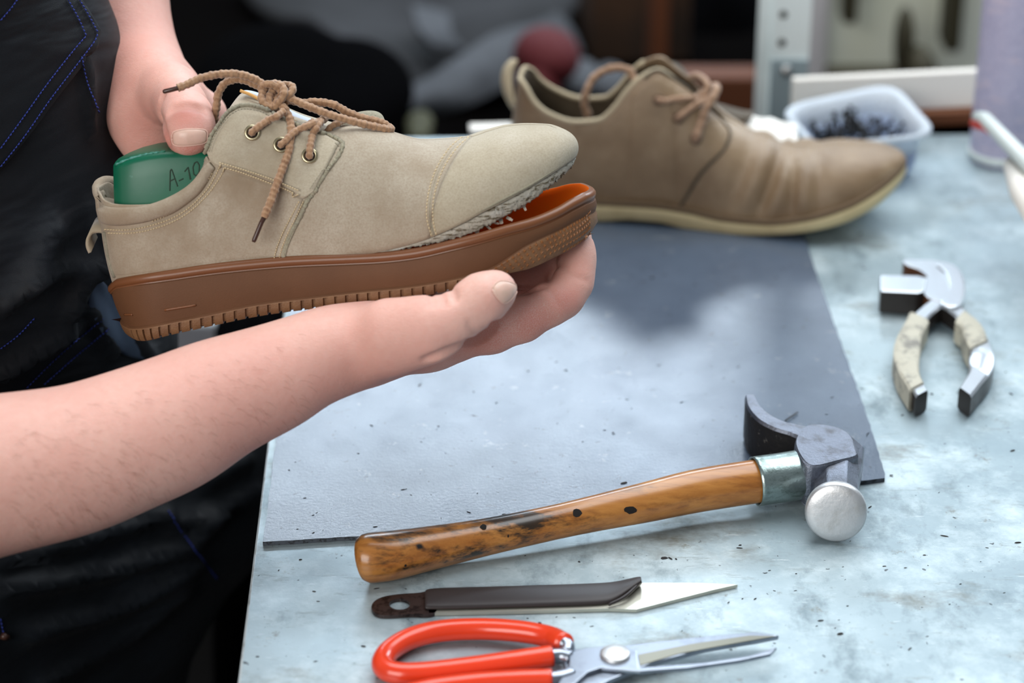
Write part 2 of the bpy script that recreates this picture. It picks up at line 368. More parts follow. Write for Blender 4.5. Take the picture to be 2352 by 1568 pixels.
# two dark chips on the handle
hcast = Caster([(V, F)], 1.37)
for (px, py, r_, e) in ((1110, 1210, .0023, 1), (1325, 1178, .0028, 1.1), (1448, 1171, .0026, 1.7), (1167, 1231, .001, .6), (931, 1298, .0009, 1)):
    p, n = hcast(px, py, .00025); u = RT - n * n.dot(RT); u.normalize(); w_ = n.cross(u)
    ring = [p + u * math.cos(t) * r_ * e * rng.uniform(.75, 1) + w_ * math.sin(t) * r_ * rng.uniform(.7, 1) for t in np.linspace(0, 2 * math.pi, 12)[:-1]]
    ring = [hcast.t.find_nearest(q)[0] + n * .00025 for q in ring]
    obj('dark_chip', [p] + ring, [(0, i + 1, (i + 1) % 11 + 1) for i in range(11)], M['hole'], ham)
# ferrule
i0 = min(range(nH), key=lambda i: abs(hp[i].x - PZ(1733, 1100, .018).x)); i1 = min(range(nH), key=lambda i: abs(hp[i].x - PZ(1848, 1088, .018).x))
fp = hp[i0:i1 + 1]; V, F = tube(fp, [.0136] * len(fp), 36, caps=False)
o = obj('ferrule', V, F, M['ferrule'], ham); s = o.modifiers.new('solid', 'SOLIDIFY'); s.thickness = .0008; s.offset = 1
# head: stations in plan -> (point, half thickness across path, top height, bottom height)
def hz_pt(px, py, h): return PZ(px, py, h)
st = []   # (centre xy on top surface, half thickness, ztop, zbot)
plan = [  # px,py of the TOP surface centre, ztop, zbot, half thickness
    (1722, 906, .0335, .0035, .0028), (1733, 933, .0330, .0032, .0040), (1757, 957, .0322, .004, .0052), (1790, 974, .0315, .006, .0058), (1826, 984, .0310, .0065, .0066),
    (1858, 994, .0308, .006, .0090), (1888, 1010, .0308, .0055, .0120)]
pp = []
for (px, py, zt, zb, ht) in plan:
    q = PZ(px, py, zt); pp.append(np.array([q.x, q.y, zt, zb, ht]))
pp = catmull(pp, 8)
V = []; 
for i, q in enumerate(pp):
    a_ = pp[max(0, i - 1)]; b_ = pp[min(len(pp) - 1, i + 1)]; t = Vector((b_[0] - a_[0], b_[1] - a_[1], 0)).normalized(); n = Vector((-t.y, t.x, 0))
    c = Vector((q[0], q[1], 0)); h = (q[2] - q[3]) / 2; zc = TZ + (q[2] + q[3]) / 2
    for (sx, sz) in ((1, .86), (.8, 1), (-.8, 1), (-1, .86), (-1, -.86), (-.8, -1), (.8, -1), (1, -.86)):
        V.append(c + n * q[4] * sx + Vector((0, 0, zc + h * sz)))
F = grid_faces(len(pp), 8, closed_c=True) + [tuple(range(7, -1, -1)), tuple(range((len(pp) - 1) * 8, len(pp) * 8))]
o = obj('peen', V, F, M['forged'], ham, auto=28); o.data.materials.append(M['forged_black'])
for p_ in o.data.polygons:
    if abs(p_.normal.z) < .5 and (p_.center.z + wpos(o).z) < TZ + .03 and p_.normal.y < .3: p_.material_index = 1
# eye block
top = [PZ(1826, 1012, .0345), PZ(1846, 978, .0318), PZ(1880, 972, .0318), PZ(1925, 980, .032), PZ(1955, 1000, .032), PZ(1970, 1035, .0315), PZ(1968, 1046, .0305), PZ(1932, 1056, .0315), PZ(1866, 1070, .0325), PZ(1838, 1048, .0345)]
top = [Vector(q) for q in catmull(top, 4, closed=True)]; N_ = len(top); V = []
cc = sum(top, Vector()) / N_
lay = [(.0, .93), (-.0015, 1.0), (-.012, 1.04), (-.022, 1.02), (-.0278, .95)]
for dz, s_ in lay:
    for q in top: V.append(Vector((cc.x + (q.x - cc.x) * s_, cc.y + (q.y - cc.y) * s_, q.z + dz)))
F = grid_faces(len(lay), N_, closed_c=True) + [tuple(range(N_)), tuple(range(len(lay) * N_ - 1, (len(lay) - 1) * N_ - 1, -1))]
o = obj('eye_block', V, F, M['forged'], ham, auto=40); bevel(o, .0012, 2, 25)
for p_ in []: pass
# neck and face: axis runs from the block towards the viewer
A = PZ(1918, 1046, .0165); B = PZ(1920, 1176, .0182)
ax = (B - A).normalized(); 
side = ax.cross(Vector((0, 0, 1))).normalized(); upv = side.cross(ax)
V = []; prof = [(0, .0170, .0150, 8), (.25, .0158, .0142, 8), (.5, .0136, .0128, 8), (.78, .0124, .0120, 8), (.9, .014, .014, 8)]
Lh = (B - A).length
for (t, ra, rb, _) in prof:
    for k in range(8):
        th = math.pi / 8 + k * math.pi / 4; V.append(A + ax * (t * Lh) + side * (ra * 1.06 * math.cos(th)) + upv * (rb * 1.06 * math.sin(th)))
F = grid_faces(len(prof), 8, closed_c=True)
o = obj('neck', V, F, M['forged'], ham, auto=25); bevel(o, .001, 2, 20)
fa = -FWD * .0 + (B - A).normalized(); fd = (CAM - B).normalized(); fax = (fa * .62 + fd * .38).normalized(); fs = fax.cross(Vector((0, 0, 1))).normalized(); fu = fs.cross(fax)
V = []; prof = [(-.0075, .0128), (-.0065, .0150), (-.005, .0168), (-.0042, .0172), (-.0010, .0174), (.0008, .0170), (.0016, .0160), (.0024, .0120), (.0027, .006)]
for (t, r_) in prof:
    for k in range(48):
        th = 2 * math.pi * k / 48; V.append(B + fax * (t) + fs * r_ * math.cos(th) + fu * r_ * math.sin(th))
n = len(V); V.append(B + fax * .0028)
F = grid_faces(len(prof), 48, closed_c=True) + [(n, n - 48 + k, n - 48 + (k + 1) % 48) for k in range(48)]
obj('striking_face', V, F, M['face_steel'], ham)
mz = min(v.z for v in V)

# ------------------------------------------------------------------ skiving knife
x = Mat('knife_rubber', (44, 38, 38), .45, spec=.4); x.bump(x.noise(60, 3), .15, .001); M['knife_grip'] = x.m
x = Mat('knife_tang', (78, 66, 64), .35, metal=.8); x.mix(x.ramp(x.noise(200, 5, .7), .5, .6), (44, 36, 36)); M['tang'] = x.m
x = Mat('knife_blade', (206, 204, 190), .3, metal=.8); M['blade'] = x.m
kn = emp('skiving_knife', PZ(1150, 1405), 'flat steel skiving knife with dark wrapped grip and slanted pointed blade', 'knife')
h = .0022
# tang with hole
outer = [PZ(a, b, h) for a, b in [(1000, 1406), (940, 1410), (885, 1413), (862, 1408), (853, 1394), (860, 1380), (880, 1370), (915, 1364), (960, 1361), (1000, 1358)]]
hole = [PZ(918 + 24 * math.cos(t), 1387 + 12.5 * math.sin(t), h) for t in np.linspace(math.pi * 0, math.pi * 2, 25)[:-1]]
def ring_plate(outer, hole, dz, n=48):
    oc = resample(catmull(outer, 6, closed=True), n=n + 1, closed=True)[:-1]
    hc_ = sum((Vector(q) for q in hole), Vector()) / len(hole)
    V = []; rad = lambda q: math.atan2(q[1] - hc_.y, q[0] - hc_.x)
    ho_ = []
    for q in oc:
        t = rad(q); best = min(hole, key=lambda z: abs(math.atan2(math.sin(rad(z) - t), math.cos(rad(z) - t)))); ho_.append(best)
    V = [Vector(q) for q in oc] + [Vector(q) for q in ho_]; m_ = len(V); V += [v + Vector((0, 0, dz)) for v in V]
    F = []
    for i in range(n):
        j = (i + 1) % n; F += [(i, j, n + j, n + i), (m_ + i, m_ + n + i, m_ + n + j, m_ + j), (i, m_ + i, m_ + j, j), (n + i, n + j, m_ + n + j, m_ + n + i)]
    return V, F
V, F = ring_plate(outer, hole, -h + .0002); obj('tang', V, F, M['tang'], kn, smooth=False)
bl = [PZ(a, b, h) for a, b in [(985, 1407), (1200, 1402.5), (1400, 1397), (1462, 1399), (1560, 1374), (1640, 1354), (1694, 1342), (1600, 1338), (1480, 1338), (1300, 1345), (985, 1362)]]
V, F = prism(bl, Vector((0, 0, -h + .0002))); o = obj('blade', V, F, M['blade'], kn, smooth=False)
# grip: wrapped sheet with a lifted curl at the blade end
s_ = [(975, 1400, 1356), (1000, 1400, 1352), (1100, 1398, 1350), (1200, 1395, 1347), (1300, 1392, 1344), (1380, 1389, 1341), (1405, 1385, 1339), (1430, 1372, 1335), (1452, 1354, 1330), (1474, 1338, 1326)]
V = []; nc = 7
for i, (px, yb, yt) in enumerate(s_):
    for j in range(nc):
        t = j / (nc - 1); hh = .0032 + .0014 * math.sin(math.pi * t) * (1 - .3 * t)
        if i >= 7: hh += .0009 * (i - 6)
        hh = hh if 0 < j < nc - 1 else .0024
        V.append(PZ(px, yb + (yt - yb) * t, hh))
F = grid_faces(len(s_), nc)
o = obj('grip', V, F, M['knife_grip'], kn); o.data.materials.append(M['knife_grip']); sm = o.modifiers.new('s', 'SOLIDIFY'); sm.thickness = .0012; sm.offset = -1; ss = o.modifiers.new('ss', 'SUBSURF'); ss.levels = ss.render_levels = 2
lip = catmull([PZ(1398, 1388, .0038), PZ(1428, 1374, .0048), PZ(1450, 1357, .0055), PZ(1466, 1340, .006), PZ(1470, 1331, .006)], 6)
V, F = tube(lip, [.0009] * len(lip), 8); obj('grip_edge', V, F, M['knife_grip'], kn)

# ------------------------------------------------------------------ scissors
x = Mat('red_grip', (226, 66, 34), .22, spec=.5, coat=.3); x.mix(x.ramp(x.noise(30, 3), .5, .75, 0, .4), (206, 52, 26)); M['red'] = x.m
x = Mat('scissor_steel', (150, 158, 170), .3, metal=.9); x.mix(x.ramp(x.noise(90, 5, .7), .5, .7, 0, .5), (108, 114, 126)); M['sc'] = x.m
x = Mat('scissor_hollow', (132, 130, 118), .3, metal=.85); M['sc2'] = x.m
sc = emp('scissors', PZ(1290, 1560), 'scissors with glossy orange red loop handles and bright steel blades', 'scissors')
zh = .0068
loop = [(1296, 1478, .012), (1262, 1462, .0085), (1190, 1449, .0075), (1100, 1444, zh), (1010, 1449, zh), (945, 1465, zh), (900, 1490, zh), (880, 1515, zh), (884, 1535, zh), (915, 1546, zh), (975, 1545, zh), (1080, 1533, .0075), (1180, 1519, .0085), (1268, 1506, .009)]
lp = resample(catmull([PZ(a, b, c) for a, b, c in loop], 8), step=.0018)
V, F = tube(lp, [.0058] * len(lp), 20); obj('handle_loop', V, F, M['red'], sc)
loop2 = [(1268, 1560, .009), (1180, 1563, .0085), (1080, 1570, .0075), (975, 1585, zh), (905, 1610, zh), (900, 1650, zh), (960, 1675, zh), (1080, 1680, zh), (1200, 1685, zh), (1290, 1650, zh)]
lp = resample(catmull([PZ(a, b, c) for a, b, c in loop2], 8), step=.002)
V, F = tube(lp, [.0056] * len(lp), 20); obj('handle_loop', V, F, M['red'], sc)
for pth in ([(1262, 1507, .009), (1290, 1506, .009), (1312, 1512, .009)], [(1262, 1560, .009), (1290, 1556, .0088), (1315, 1548, .0085)], [(1290, 1473, .0115), (1303, 1486, .010), (1300, 1500, .009)]):
    V, F = tube(catmull([PZ(*q) for q in pth], 5), .0042, 12); obj('tang_rod', V, F, M['sc'], sc)
def plate(name, px, zt, th, m_, bv=.0006):
    V, F = prism([PZ(a, b, zt) for a, b in px], Vector((0, 0, -th))); o = obj(name, V, F, m_, sc, smooth=False)
    if bv: bevel(o, bv)
    return o
plate('lower_blade', [(1285, 1495), (1320, 1488), (1360, 1492), (1460, 1478), (1600, 1462), (1735, 1450), (1790, 1458), (1740, 1468), (1620, 1488), (1500, 1520), (1400, 1560), (1330, 1600), (1290, 1590), (1300, 1540)], .0085, .003, M['sc'])
plate('upper_blade', [(1308, 1497), (1345, 1486), (1420, 1480), (1462, 1492), (1468, 1532), (1620, 1520), (1720, 1505), (1785, 1484), (1770, 1500), (1700, 1515), (1580, 1532), (1470, 1540), (1380, 1532), (1350, 1542), (1318, 1570), (1285, 1600), (1270, 1590), (1290, 1555), (1306, 1530)], .0112, .0024, M['sc'])
plate('hollow_grind', [(1466, 1503), (1590, 1478), (1720, 1459), (1782, 1460), (1700, 1474), (1560, 1500), (1470, 1527)], .0090, .0004, M['sc2'], 0)
c = PZ(1413, 1499, .0125); V = []; prof = [(0, .0078), (.0012, .0078), (.0018, .0068), (.0020, .003)]
for z_, r_ in prof:
    for k in range(32): V.append((c.x + r_ * math.cos(k * math.pi / 16), c.y + r_ * math.sin(k * math.pi / 16), c.z - .0013 + z_))
F = grid_faces(4, 32, closed_c=True) + [tuple(range(96, 128))]
obj('pivot_screw', V, F, M['face_steel'], sc)

# ------------------------------------------------------------------ lasting pincers
x = Mat('pincer_steel', (206, 212, 218), .32, metal=.8); x.bump(x.noise(120, 3), .15, .001); M['pin'] = x.m
x = Mat('pincer_black', (60, 56, 54), .4, metal=.6); M['pin_d'] = x.m
x = Mat('pincer_rust', (96, 58, 34), .55, metal=.4); M['pin_r'] = x.m
x = Mat('old_tape', (184, 180, 164), .7); x.mix(x.ramp(x.noise(60, 6, .7), .5, .62, 0, .8), (110, 108, 104)); x.bump(x.noise(140, 5, .7), .6, .002); M['tape'] = x.m
pn = emp('lasting_pincers', PZ(2160, 800), 'steel lasting pincers with curved handles wrapped in worn beige tape', 'pincers')
def pplate(name, px, zt, th, m_, bv=.0012, side=None):
    V, F = prism([PZ(a, b, zt) for a, b in px], Vector((0, 0, -th))); o = obj(name, V, F, m_, pn, smooth=False)
    if side: 
        o.data.materials.append(side)
        for p_ in o.data.polygons:
            if abs(p_.normal.z) < .5: p_.material_index = 1
    bevel(o, bv); return o
def inset_px(px): return px
hm = [(2022, 630), (2108, 632), (2130, 637), (2124, 668), (2108, 672), (2022, 668)]
pplate('hammer_lug', hm, .0185, .0165, M['pin'], side=M['pin_d'])
jaw = catmull([(2076, 596), (2110, 596), (2150, 598), (2190, 608), (2212, 632), (2216, 660), (2200, 690), (2180, 697), (2150, 690), (2124, 676), (2126, 640), (2130, 634), (2110, 618), (2082, 608)], 3, closed=True)
pplate('jaw', [tuple(p) for p in jaw], .0175, .014, M['pin'], side=M['pin_r'])
jaw2 = catmull([(2150, 604), (2190, 612), (2214, 640), (2218, 668), (2206, 698), (2180, 704), (2160, 690), (2180, 660), (2172, 625)], 3, closed=True)
pplate('pivot_boss', [tuple(p) for p in jaw2], .0195, .004, M['pin'])
def arm(cl, name, m_, dm, lo_, hi_):
    pts = resample(catmull([np.array(c, float) for c in cl], 8), step=6)
    V = []; n = len(pts)
    for i, (a, b, w_) in enumerate(pts):
        t = pts[min(n - 1, i + 1)][:2] - pts[max(0, i - 1)][:2]
        c = PZ(a, b, .0); 
        q = PZ(a + (t[1]), b - t[0], 0) - c; q.z = 0; q = q.normalized()
        tt = PZ(a, b, hi_) ; 
        for sx, z_ in ((-1, hi_ - .0015), (-.75, hi_), (.75, hi_), (1, hi_ - .0015), (1, lo_ + .0015), (.7, lo_), (-.7, lo_), (-1, lo_ + .0015)):
            V.append(Vector((tt.x, tt.y, TZ + z_)) + q * (w_ * sx))
    F = grid_faces(n, 8, closed_c=True) + [tuple(range(7, -1, -1)), tuple((n - 1) * 8 + k for k in range(8))]
    o = obj(name, V, F, m_, pn, auto=40); o.data.materials.append(dm)
    for p_ in o.data.polygons:
        if abs(p_.normal.z) < .35: p_.material_index = 1
    return o
arm([(2160, 686, .0075), (2130, 710, .0072), (2104, 736, .0074)], 'handle', M['pin'], M['pin_d'], .003, .017)
arm([(2168, 690, .0070), (2200, 712, .0072), (2224, 734, .008)], 'handle', M['pin'], M['pin_d'], .003, .017)
arm([(2112, 724, .0088), (2090, 770, .0084), (2083, 810, .0084), (2090, 850, .0078), (2106, 884, .0070)], 'taped_grip', M['tape'], M['tape'], .001, .0175)
arm([(2104, 876, .0062), (2118, 902, .0060)], 'handle_tip', M['pin'], M['pin_d'], .001, .0160)
arm([(2206, 722, .0100), (2230, 745, .0098), (2250, 788, .0088)], 'taped_grip', M['tape'], M['tape'], .001, .018)
arm([(2249, 782, .0080), (2256, 815, .0080), (2249, 850, .0076), (2230, 880, .0070), (2217, 898, .0066)], 'handle', M['pin'], M['pin_d'], .001, .0165)
# ------------------------------------------------------------------ shoes
class Frame:
    def __init__(s, O, elev, yaw=0):
        c, n = math.cos(elev), math.sin(elev)
        W_ = FWD * c + UP * n; s.V = (UP * c - FWD * n).normalized(); X_ = RT.copy()
        q = Matrix.Rotation(yaw, 3, s.V); s.X = (q @ X_).normalized(); s.W = (q @ W_).normalized(); s.O = Vector(O)
    def pt(s, u, v, w): return s.O + s.X * u + s.V * v + s.W * w
    def px(s, px, py, w):
        r = ray(px, py); t = (w - (CAM - s.O).dot(s.W)) / r.dot(s.W); p = CAM + r * t - s.O
        return p.dot(s.X), p.dot(s.V)
def plan_fn(tab, ah, at, ph=2.0, pt_=2.3):
    f = pchip([a for a, _ in tab], [b for _, b in tab])
    def hw(a):
        a = min(max(a, 0), 1); e = 1
        if a < ah: e *= (1 - ((ah - a) / ah) ** ph) ** .5
        if a > at: e *= max(0, 1 - ((a - at) / (1 - at)) ** pt_) ** .5
        return f(a) * e
    return hw
class Body:                                   # one outline: heel at uh, toe at ut
    def __init__(s, fr, heel, toe, tab, ah=.13, at=.78, ph=2.0, pt_=2.3):
        s.fr = fr; s.uh = fr.px(heel[0], heel[1], 0)[0]; s.ut = fr.px(toe[0], toe[1], 0)[0]; s.L = s.ut - s.uh; s.hw = plan_fn(tab, ah, at, ph, pt_)
    def a(s, u): return (u - s.uh) / s.L
    def trace(s, pts, scale=1.0, wfix=None):   # near-side pixel trace -> v(a)
        A = []; B = []
        for (px, py) in pts:
            w = 0
            for _ in range(12):
                u, v = s.fr.px(px, py, w if wfix is None else wfix); w = -.5 * scale * s.hw(s.a(u)) + .5 * w
            A.append(s.a(u)); B.append(v)
        return pchip(A, B)
    def samples(s, N):
        S = [(1 - math.cos(math.pi * i / N)) / 2 for i in range(N + 1)]
        return S
def sole(bd, N, rim, bot, sec, name, m, parent, groove=None):
    """closed outline loft. sec(a, side, s_arc) -> list of (out offset, height v, du)"""
    S = bd.samples(N); per = [(a, -1) for a in S] + [(a, 1) for a in S[-2:0:-1]]
    n = len(per); pos = [np.array([bd.uh + a * bd.L, sd * bd.hw(a)]) for a, sd in per]
    arc = [0]
    for i in range(1, n): arc.append(arc[-1] + float(np.linalg.norm(pos[i] - pos[i - 1])))
    rows = []
    for i in range(n):
        t = pos[(i + 1) % n] - pos[i - 1]; t /= np.linalg.norm(t); nrm = np.array([t[1], -t[0]])
        rows.append([(pos[i] + nrm * o + np.array([du, 0]), v) for (o, v, du) in sec(per[i][0], per[i][1], arc[i])])
    k = len(rows[0]); V = [bd.fr.pt(q[0][0], q[1], q[0][1]) for r_ in rows for q in r_]
    return rows, V, grid_faces(n, k, closed_r=True), n, k

# ================= held shoe
D0 = 1.36
frH = Frame(P(800, 600, D0), R(14))
tabS = [(0, .033), (.1, .0333), (.2, .0336), (.35, .0345), (.5, .038), (.62, .044), (.74, .0475), (.86, .0465), (1, .042)]
SB = Body(frH, (249, 640), (1368, 468), tabS, ah=.13, at=.72, pt_=2.4)
rimT = SB.trace([(249, 650), (265, 640), (418, 618), (552, 601), (654, 592), (850, 583), (949, 573), (1040, 553), (1104, 537), (1163, 520), (1238, 499), (1286, 479), (1322, 459), (1349, 445)])
rimv = lambda a: rimT(a)
botT = SB.trace([(285, 783), (306, 784), (373, 774), (462, 755), (596, 727), (730, 709), (864, 695), (949, 684), (1046, 666), (1120, 648), (1177, 628), (1213, 621), (1286, 593), (1335, 569), (1362, 546)])
trdT = SB.trace([(270, 752), (329, 750), (462, 726), (596, 698), (730, 681), (864, 666), (949, 657), (1046, 640), (1120, 620), (1213, 563), (1285, 527), (1345, 488), (1368, 466)])
hobj = emp('shoe', frH.pt(0, botT(.5), 0), 'pale suede lace-up shoe held in two hands, toe peeling off a brown gum sole', 'shoe')
PITCHG = .0062
def sec(a, sd, s):
    r_, b = rimv(a), botT(a); h = r_ - b; heel = max(0, 1 - a / .16) ** 1.6; toe = max(0, (a - .86) / .14)
    tb_ = min(trdT(a), r_ - .012)
    def ux(v): return heel * .36 * (r_ - v) * .95
    g = 0
    if .03 < a < .80: 
        q = (s % PITCHG) / PITCHG; g = 1 if q < .24 else 0
    fade = min(1, max(0, (a - .78) / .1)); 
    L_ = [(-.0075, b + .0065, 0), (-.0068, b + .009, 0), (-.0050, r_ - .004, 0), (-.0046, r_ - .0012, 0), (-.0038, r_ + .0001, 0), (-.0024, r_ + .0003, 0), (-.0010, r_ - .0004, 0), (0, r_ - .0016, 0), (.0002, r_ - .0030, 0), (-.0002, r_ - .0044, 0), (-.0010, r_ - .0050, 0), (-.0009, r_ - .0056, 0), (0, r_ - .0060, ux(r_ - .006))]
    for t in (.1, .2, .3, .4, .5, .6, .7, .8, .9, .96):
        v = (r_ - .006) * (1 - t) + tb_ * t; L_.append((.0006 * math.sin(math.pi * t) - .0004 * t + .0004 * toe * t, v, ux(v)))
    o2 = .0012 * (1 - fade) + .0003; gi = -.0016 * g * (1 - fade)
    L_.append((o2 - .0003, tb_ - .0003, ux(tb_)))
    for t in (.12, .14, .45, .80, .95, 1.0):
        v = tb_ * (1 - t) + b * t; rnd = -.0030 * max(0, t - .5) ** 2 * 4 * (.5 + toe * 1.3) + .0010 * toe * math.sin(math.pi * min(1, t * 1.25)) 
        gg = gi if t >= .14 else 0
        L_.append((o2 + gg + rnd - (.0012 if t == 1 else 0), v + (.0006 * g * (1 - fade) if t >= .95 else 0), ux(v)))
    L_.append((-.008, b + .0005, ux(b)))
    return L_
rows, V, F, n, k = sole(SB, 1300, None, None, sec, 'sole', None, None)
# floor and underside closing strips
V = list(V)
ci = len(V)
S = SB.samples(1300); per = [(a, -1) for a in S] + [(a, 1) for a in S[-2:0:-1]]
for a, sd in per: V.append(frH.pt(SB.uh + a * SB.L, botT(a) + .0065, 0))
bi = len(V)
for a, sd in per: V.append(frH.pt(SB.uh + a * SB.L + max(0, 1 - a / .10) * .3 * .03, botT(a) + .0004, 0))
fi = []
for i in range(n):
    j = (i + 1) % n; fi += [(i * k, j * k, ci + j, ci + i)]; F.append((i * k + k - 1, bi + i, bi + j, j * k + k - 1))
nF = len(F); F = F + fi
soleo = obj('sole', V, F, M['gum'], hobj, auto=38); soleo['label'] = 'brown gum rubber cup sole with orange inside'
for m_ in ('gum_lip', 'gum_tread', 'gum_inside', 'insole_floor'): soleo.data.materials.append(M[m_])
mi = []
for i in range(n):
    for j in range(k - 1):
        mi.append(3 if j < 4 else 1 if j < 11 else 0 if j < 23 else 2)
mi += [2] * n + [4] * n
soleo.data.polygons.foreach_set('material_index', mi[:len(soleo.data.polygons)])
sole_vf = (V, F)
castS = Caster([(V, F)], 1.315)
# raised marks on heel
for (x0, y0, x1, y1) in ((378, 712, 450, 700), (287, 722, 305, 722)):
    pts = [castS(x0 + (x1 - x0) * t, y0 + (y1 - y0) * t, .0002)[0] for t in np.linspace(0, 1, 10)]
    V_, F_ = tube(pts, .0007, 6); obj('raised_mark', V_, F_, M['gum_lip'], soleo)
# star pattern (small crossed ribs) on the toe band
mb = MB()
up_line = pchip([1120, 1200, 1285, 1345, 1368], [620, 572, 527, 490, 464]); lo_line = pchip([1120, 1177, 1213, 1286, 1335, 1366], [638, 626, 614, 584, 560, 524])
yy = 0
for row in range(9):
    for c_ in range(26):
        px_ = 1126 + c_ * 13.2 * (1 - max(0, c_ - 10) * .02) + (row % 2) * 6.5; 
        if px_ > 1356: continue
        py_ = up_line(px_) + 7 + row * 12
        if py_ > lo_line(px_) - 3: continue
        p, nn = castS(px_, py_)
        ang0 = rng.uniform(0, 1)
        u_ = (frH.X - nn * nn.dot(frH.X)).normalized(); w_ = nn.cross(u_)
        for q in range(5):
            th = ang0 * .2 + q * 2 * math.pi / 5 + .3; d_ = u_ * math.cos(th) + w_ * math.sin(th); e_ = nn.cross(d_); ln = .0017
            a0 = p + nn * -.0001; mb.add([a0 + e_ * .0003, a0 - e_ * .0003, a0 + d_ * ln, a0 + nn * .0006, a0 + d_ * ln * .5 + nn * .00035], [(0, 2, 4, 3), (1, 3, 4, 2), (0, 3, 1)])
mb.build('star_pattern', M['gum_star'], soleo, smooth=False)

# ---- upper
tabU = [(0, .0300), (.08, .0305), (.2, .0305), (.35, .031), (.5, .035), (.62, .0405), (.74, .0435), (.86, .0430), (1, .040)]
UB = Body(frH, (262, 636), (1322, 372), tabU, ah=.12, at=.74, pt_=2.2)
fea = UB.trace([(262, 640), (300, 637), (418, 618), (552, 601), (654, 593), (780, 587), (850, 582), (891, 574), (940, 562), (986, 547), (1068, 511), (1104, 491), (1165, 460), (1213, 433), (1274, 395), (1304, 374), (1320, 362)])
rag = UB.trace([(262, 645), (600, 604), (850, 588), (891, 583), (940, 572), (995, 562), (1061, 545), (1107, 528), (1162, 498), (1223, 462), (1267, 428), (1308, 392), (1322, 372)])
Tn = [(262, 224, 430, 0, .35), (268, 226, 438, .9, .4), (285, 240, 459, .95, .45), (310, 270, 469, .95, .5), (350, 338, 469, .92, .5), (400, 395, 449, .88, .5), (450, 440, 422, .80, .5), (490, 474, 372, .7, .5), (520, 500, 300, .55, .7), (550, 536, 254, .42, .8), (600, 590, 245, .34, .8), (680, 680, 280, .28, .9), (740, 745, 298, .16, 1), (790, 808, 291, .02, 1), (860, 890, 303, 0, 1), (920, 975, 318, 0, 1), (986, 1080, 310, 0, 1), (1060, 1126, 296, 0, 1), (1140, 1170, 285, 0, 1), (1220, 1212, 282, 0, 1), (1280, 1254, 283, 0, 1), (1322, 1276, 291, 0, 1)]
aa = []; tu = []; tv = []; tw = []; tk = []
for (bx, tx, ty, fw, kk) in Tn:
    ty += 7 * min(1, max(0, (bx - 860) / 80))
    by = np.interp(bx, [262, 418, 654, 850, 986, 1104, 1213, 1322], [640, 618, 593, 582, 547, 491, 433, 365]); w = 0
    for _ in range(12):
        u, v = frH.px(bx, by, w); w = .5 * w - .5 * UB.hw(UB.a(u))
    a = UB.a(u); a = min(max(a, 0), 1); wt = -fw * max(UB.hw(a), .012 if bx > 262 and bx < 300 else 0)
    U_, V_ = frH.px(tx, ty, wt); aa.append(a); tu.append(U_); tv.append(V_); tw.append(fw); tk.append(kk)
aa[0] = 0; aa[-1] = 1
fU, fV, fW, fK = pchip(aa, tu), pchip(aa, tv), pchip(aa, tw), pchip(aa, tk)
def gz(x, c, s): return math.exp(-((x - c) / s) ** 2)
def upper_col(a, sd, Mn, lift=0.0):
    hw = UB.hw(a); u = UB.uh + a * UB.L; v0 = fea(a)
    if a < .52: v0 -= .002
    B = np.array([u, v0, sd * hw]); T = np.array([fU(a), fV(a), sd * hw * fW(a)])
    h = T[1] - B[1]; kk = fK(a)
    toe = max(0, (a - .8) / .2)
    out = np.array([.003 * toe ** 2 * 1.2 - .006 * max(0, 1 - a / .06), 0, sd * .001])
    C1 = B + np.array([0, h * (.50 + .10 * toe), 0]) + out * 1.2
    lat = B[2] - T[2]
    C2 = T + np.array([(B[0] - T[0]) * (.3 + .25 * min(1, toe * 3)), -h * .28 * (1 - kk), lat * (.30 + .40 * kk)])
    pts = []
    for i in range(Mn + 1):
        t = i / Mn; q = (1 - t) ** 3 * B + 3 * (1 - t) ** 2 * t * C1 + 3 * (1 - t) * t * t * C2 + t ** 3 * T
        # gentle walking creases in the vamp
        cr = -.0011 * gz(q[0], frH.px(905, 400, 0)[0] + (q[1] * .35), .006) * math.sin(math.pi * min(1, t * 1.05)) - .0008 * gz(q[0], frH.px(845, 400, 0)[0] + q[1] * .5, .0045) * math.sin(math.pi * t)
        cr += .0010 * gz(q[0], frH.px(875, 400, 0)[0] + (q[1] * .4), .006) * math.sin(math.pi * t)
        d = np.array([0, .5, sd * .8]); q = q + d * (cr + lift); pts.append(q)
    return pts
NU, MU = 150, 30
S = UB.samples(NU)
cols = [(a, -1) for a in S] + [(a, 1) for a in S[-2:0:-1]]
G = [upper_col(a, sd, MU) for a, sd in cols]
nc = len(cols)
Vb = [frH.pt(*q) for c in G for q in c]; Fb = []
seam_a = aa[16]
for i in range(nc):
    j = (i + 1) % nc
    for m_ in range(MU): Fb.append((i * (MU + 1) + m_, j * (MU + 1) + m_, j * (MU + 1) + m_ + 1, i * (MU + 1) + m_ + 1))
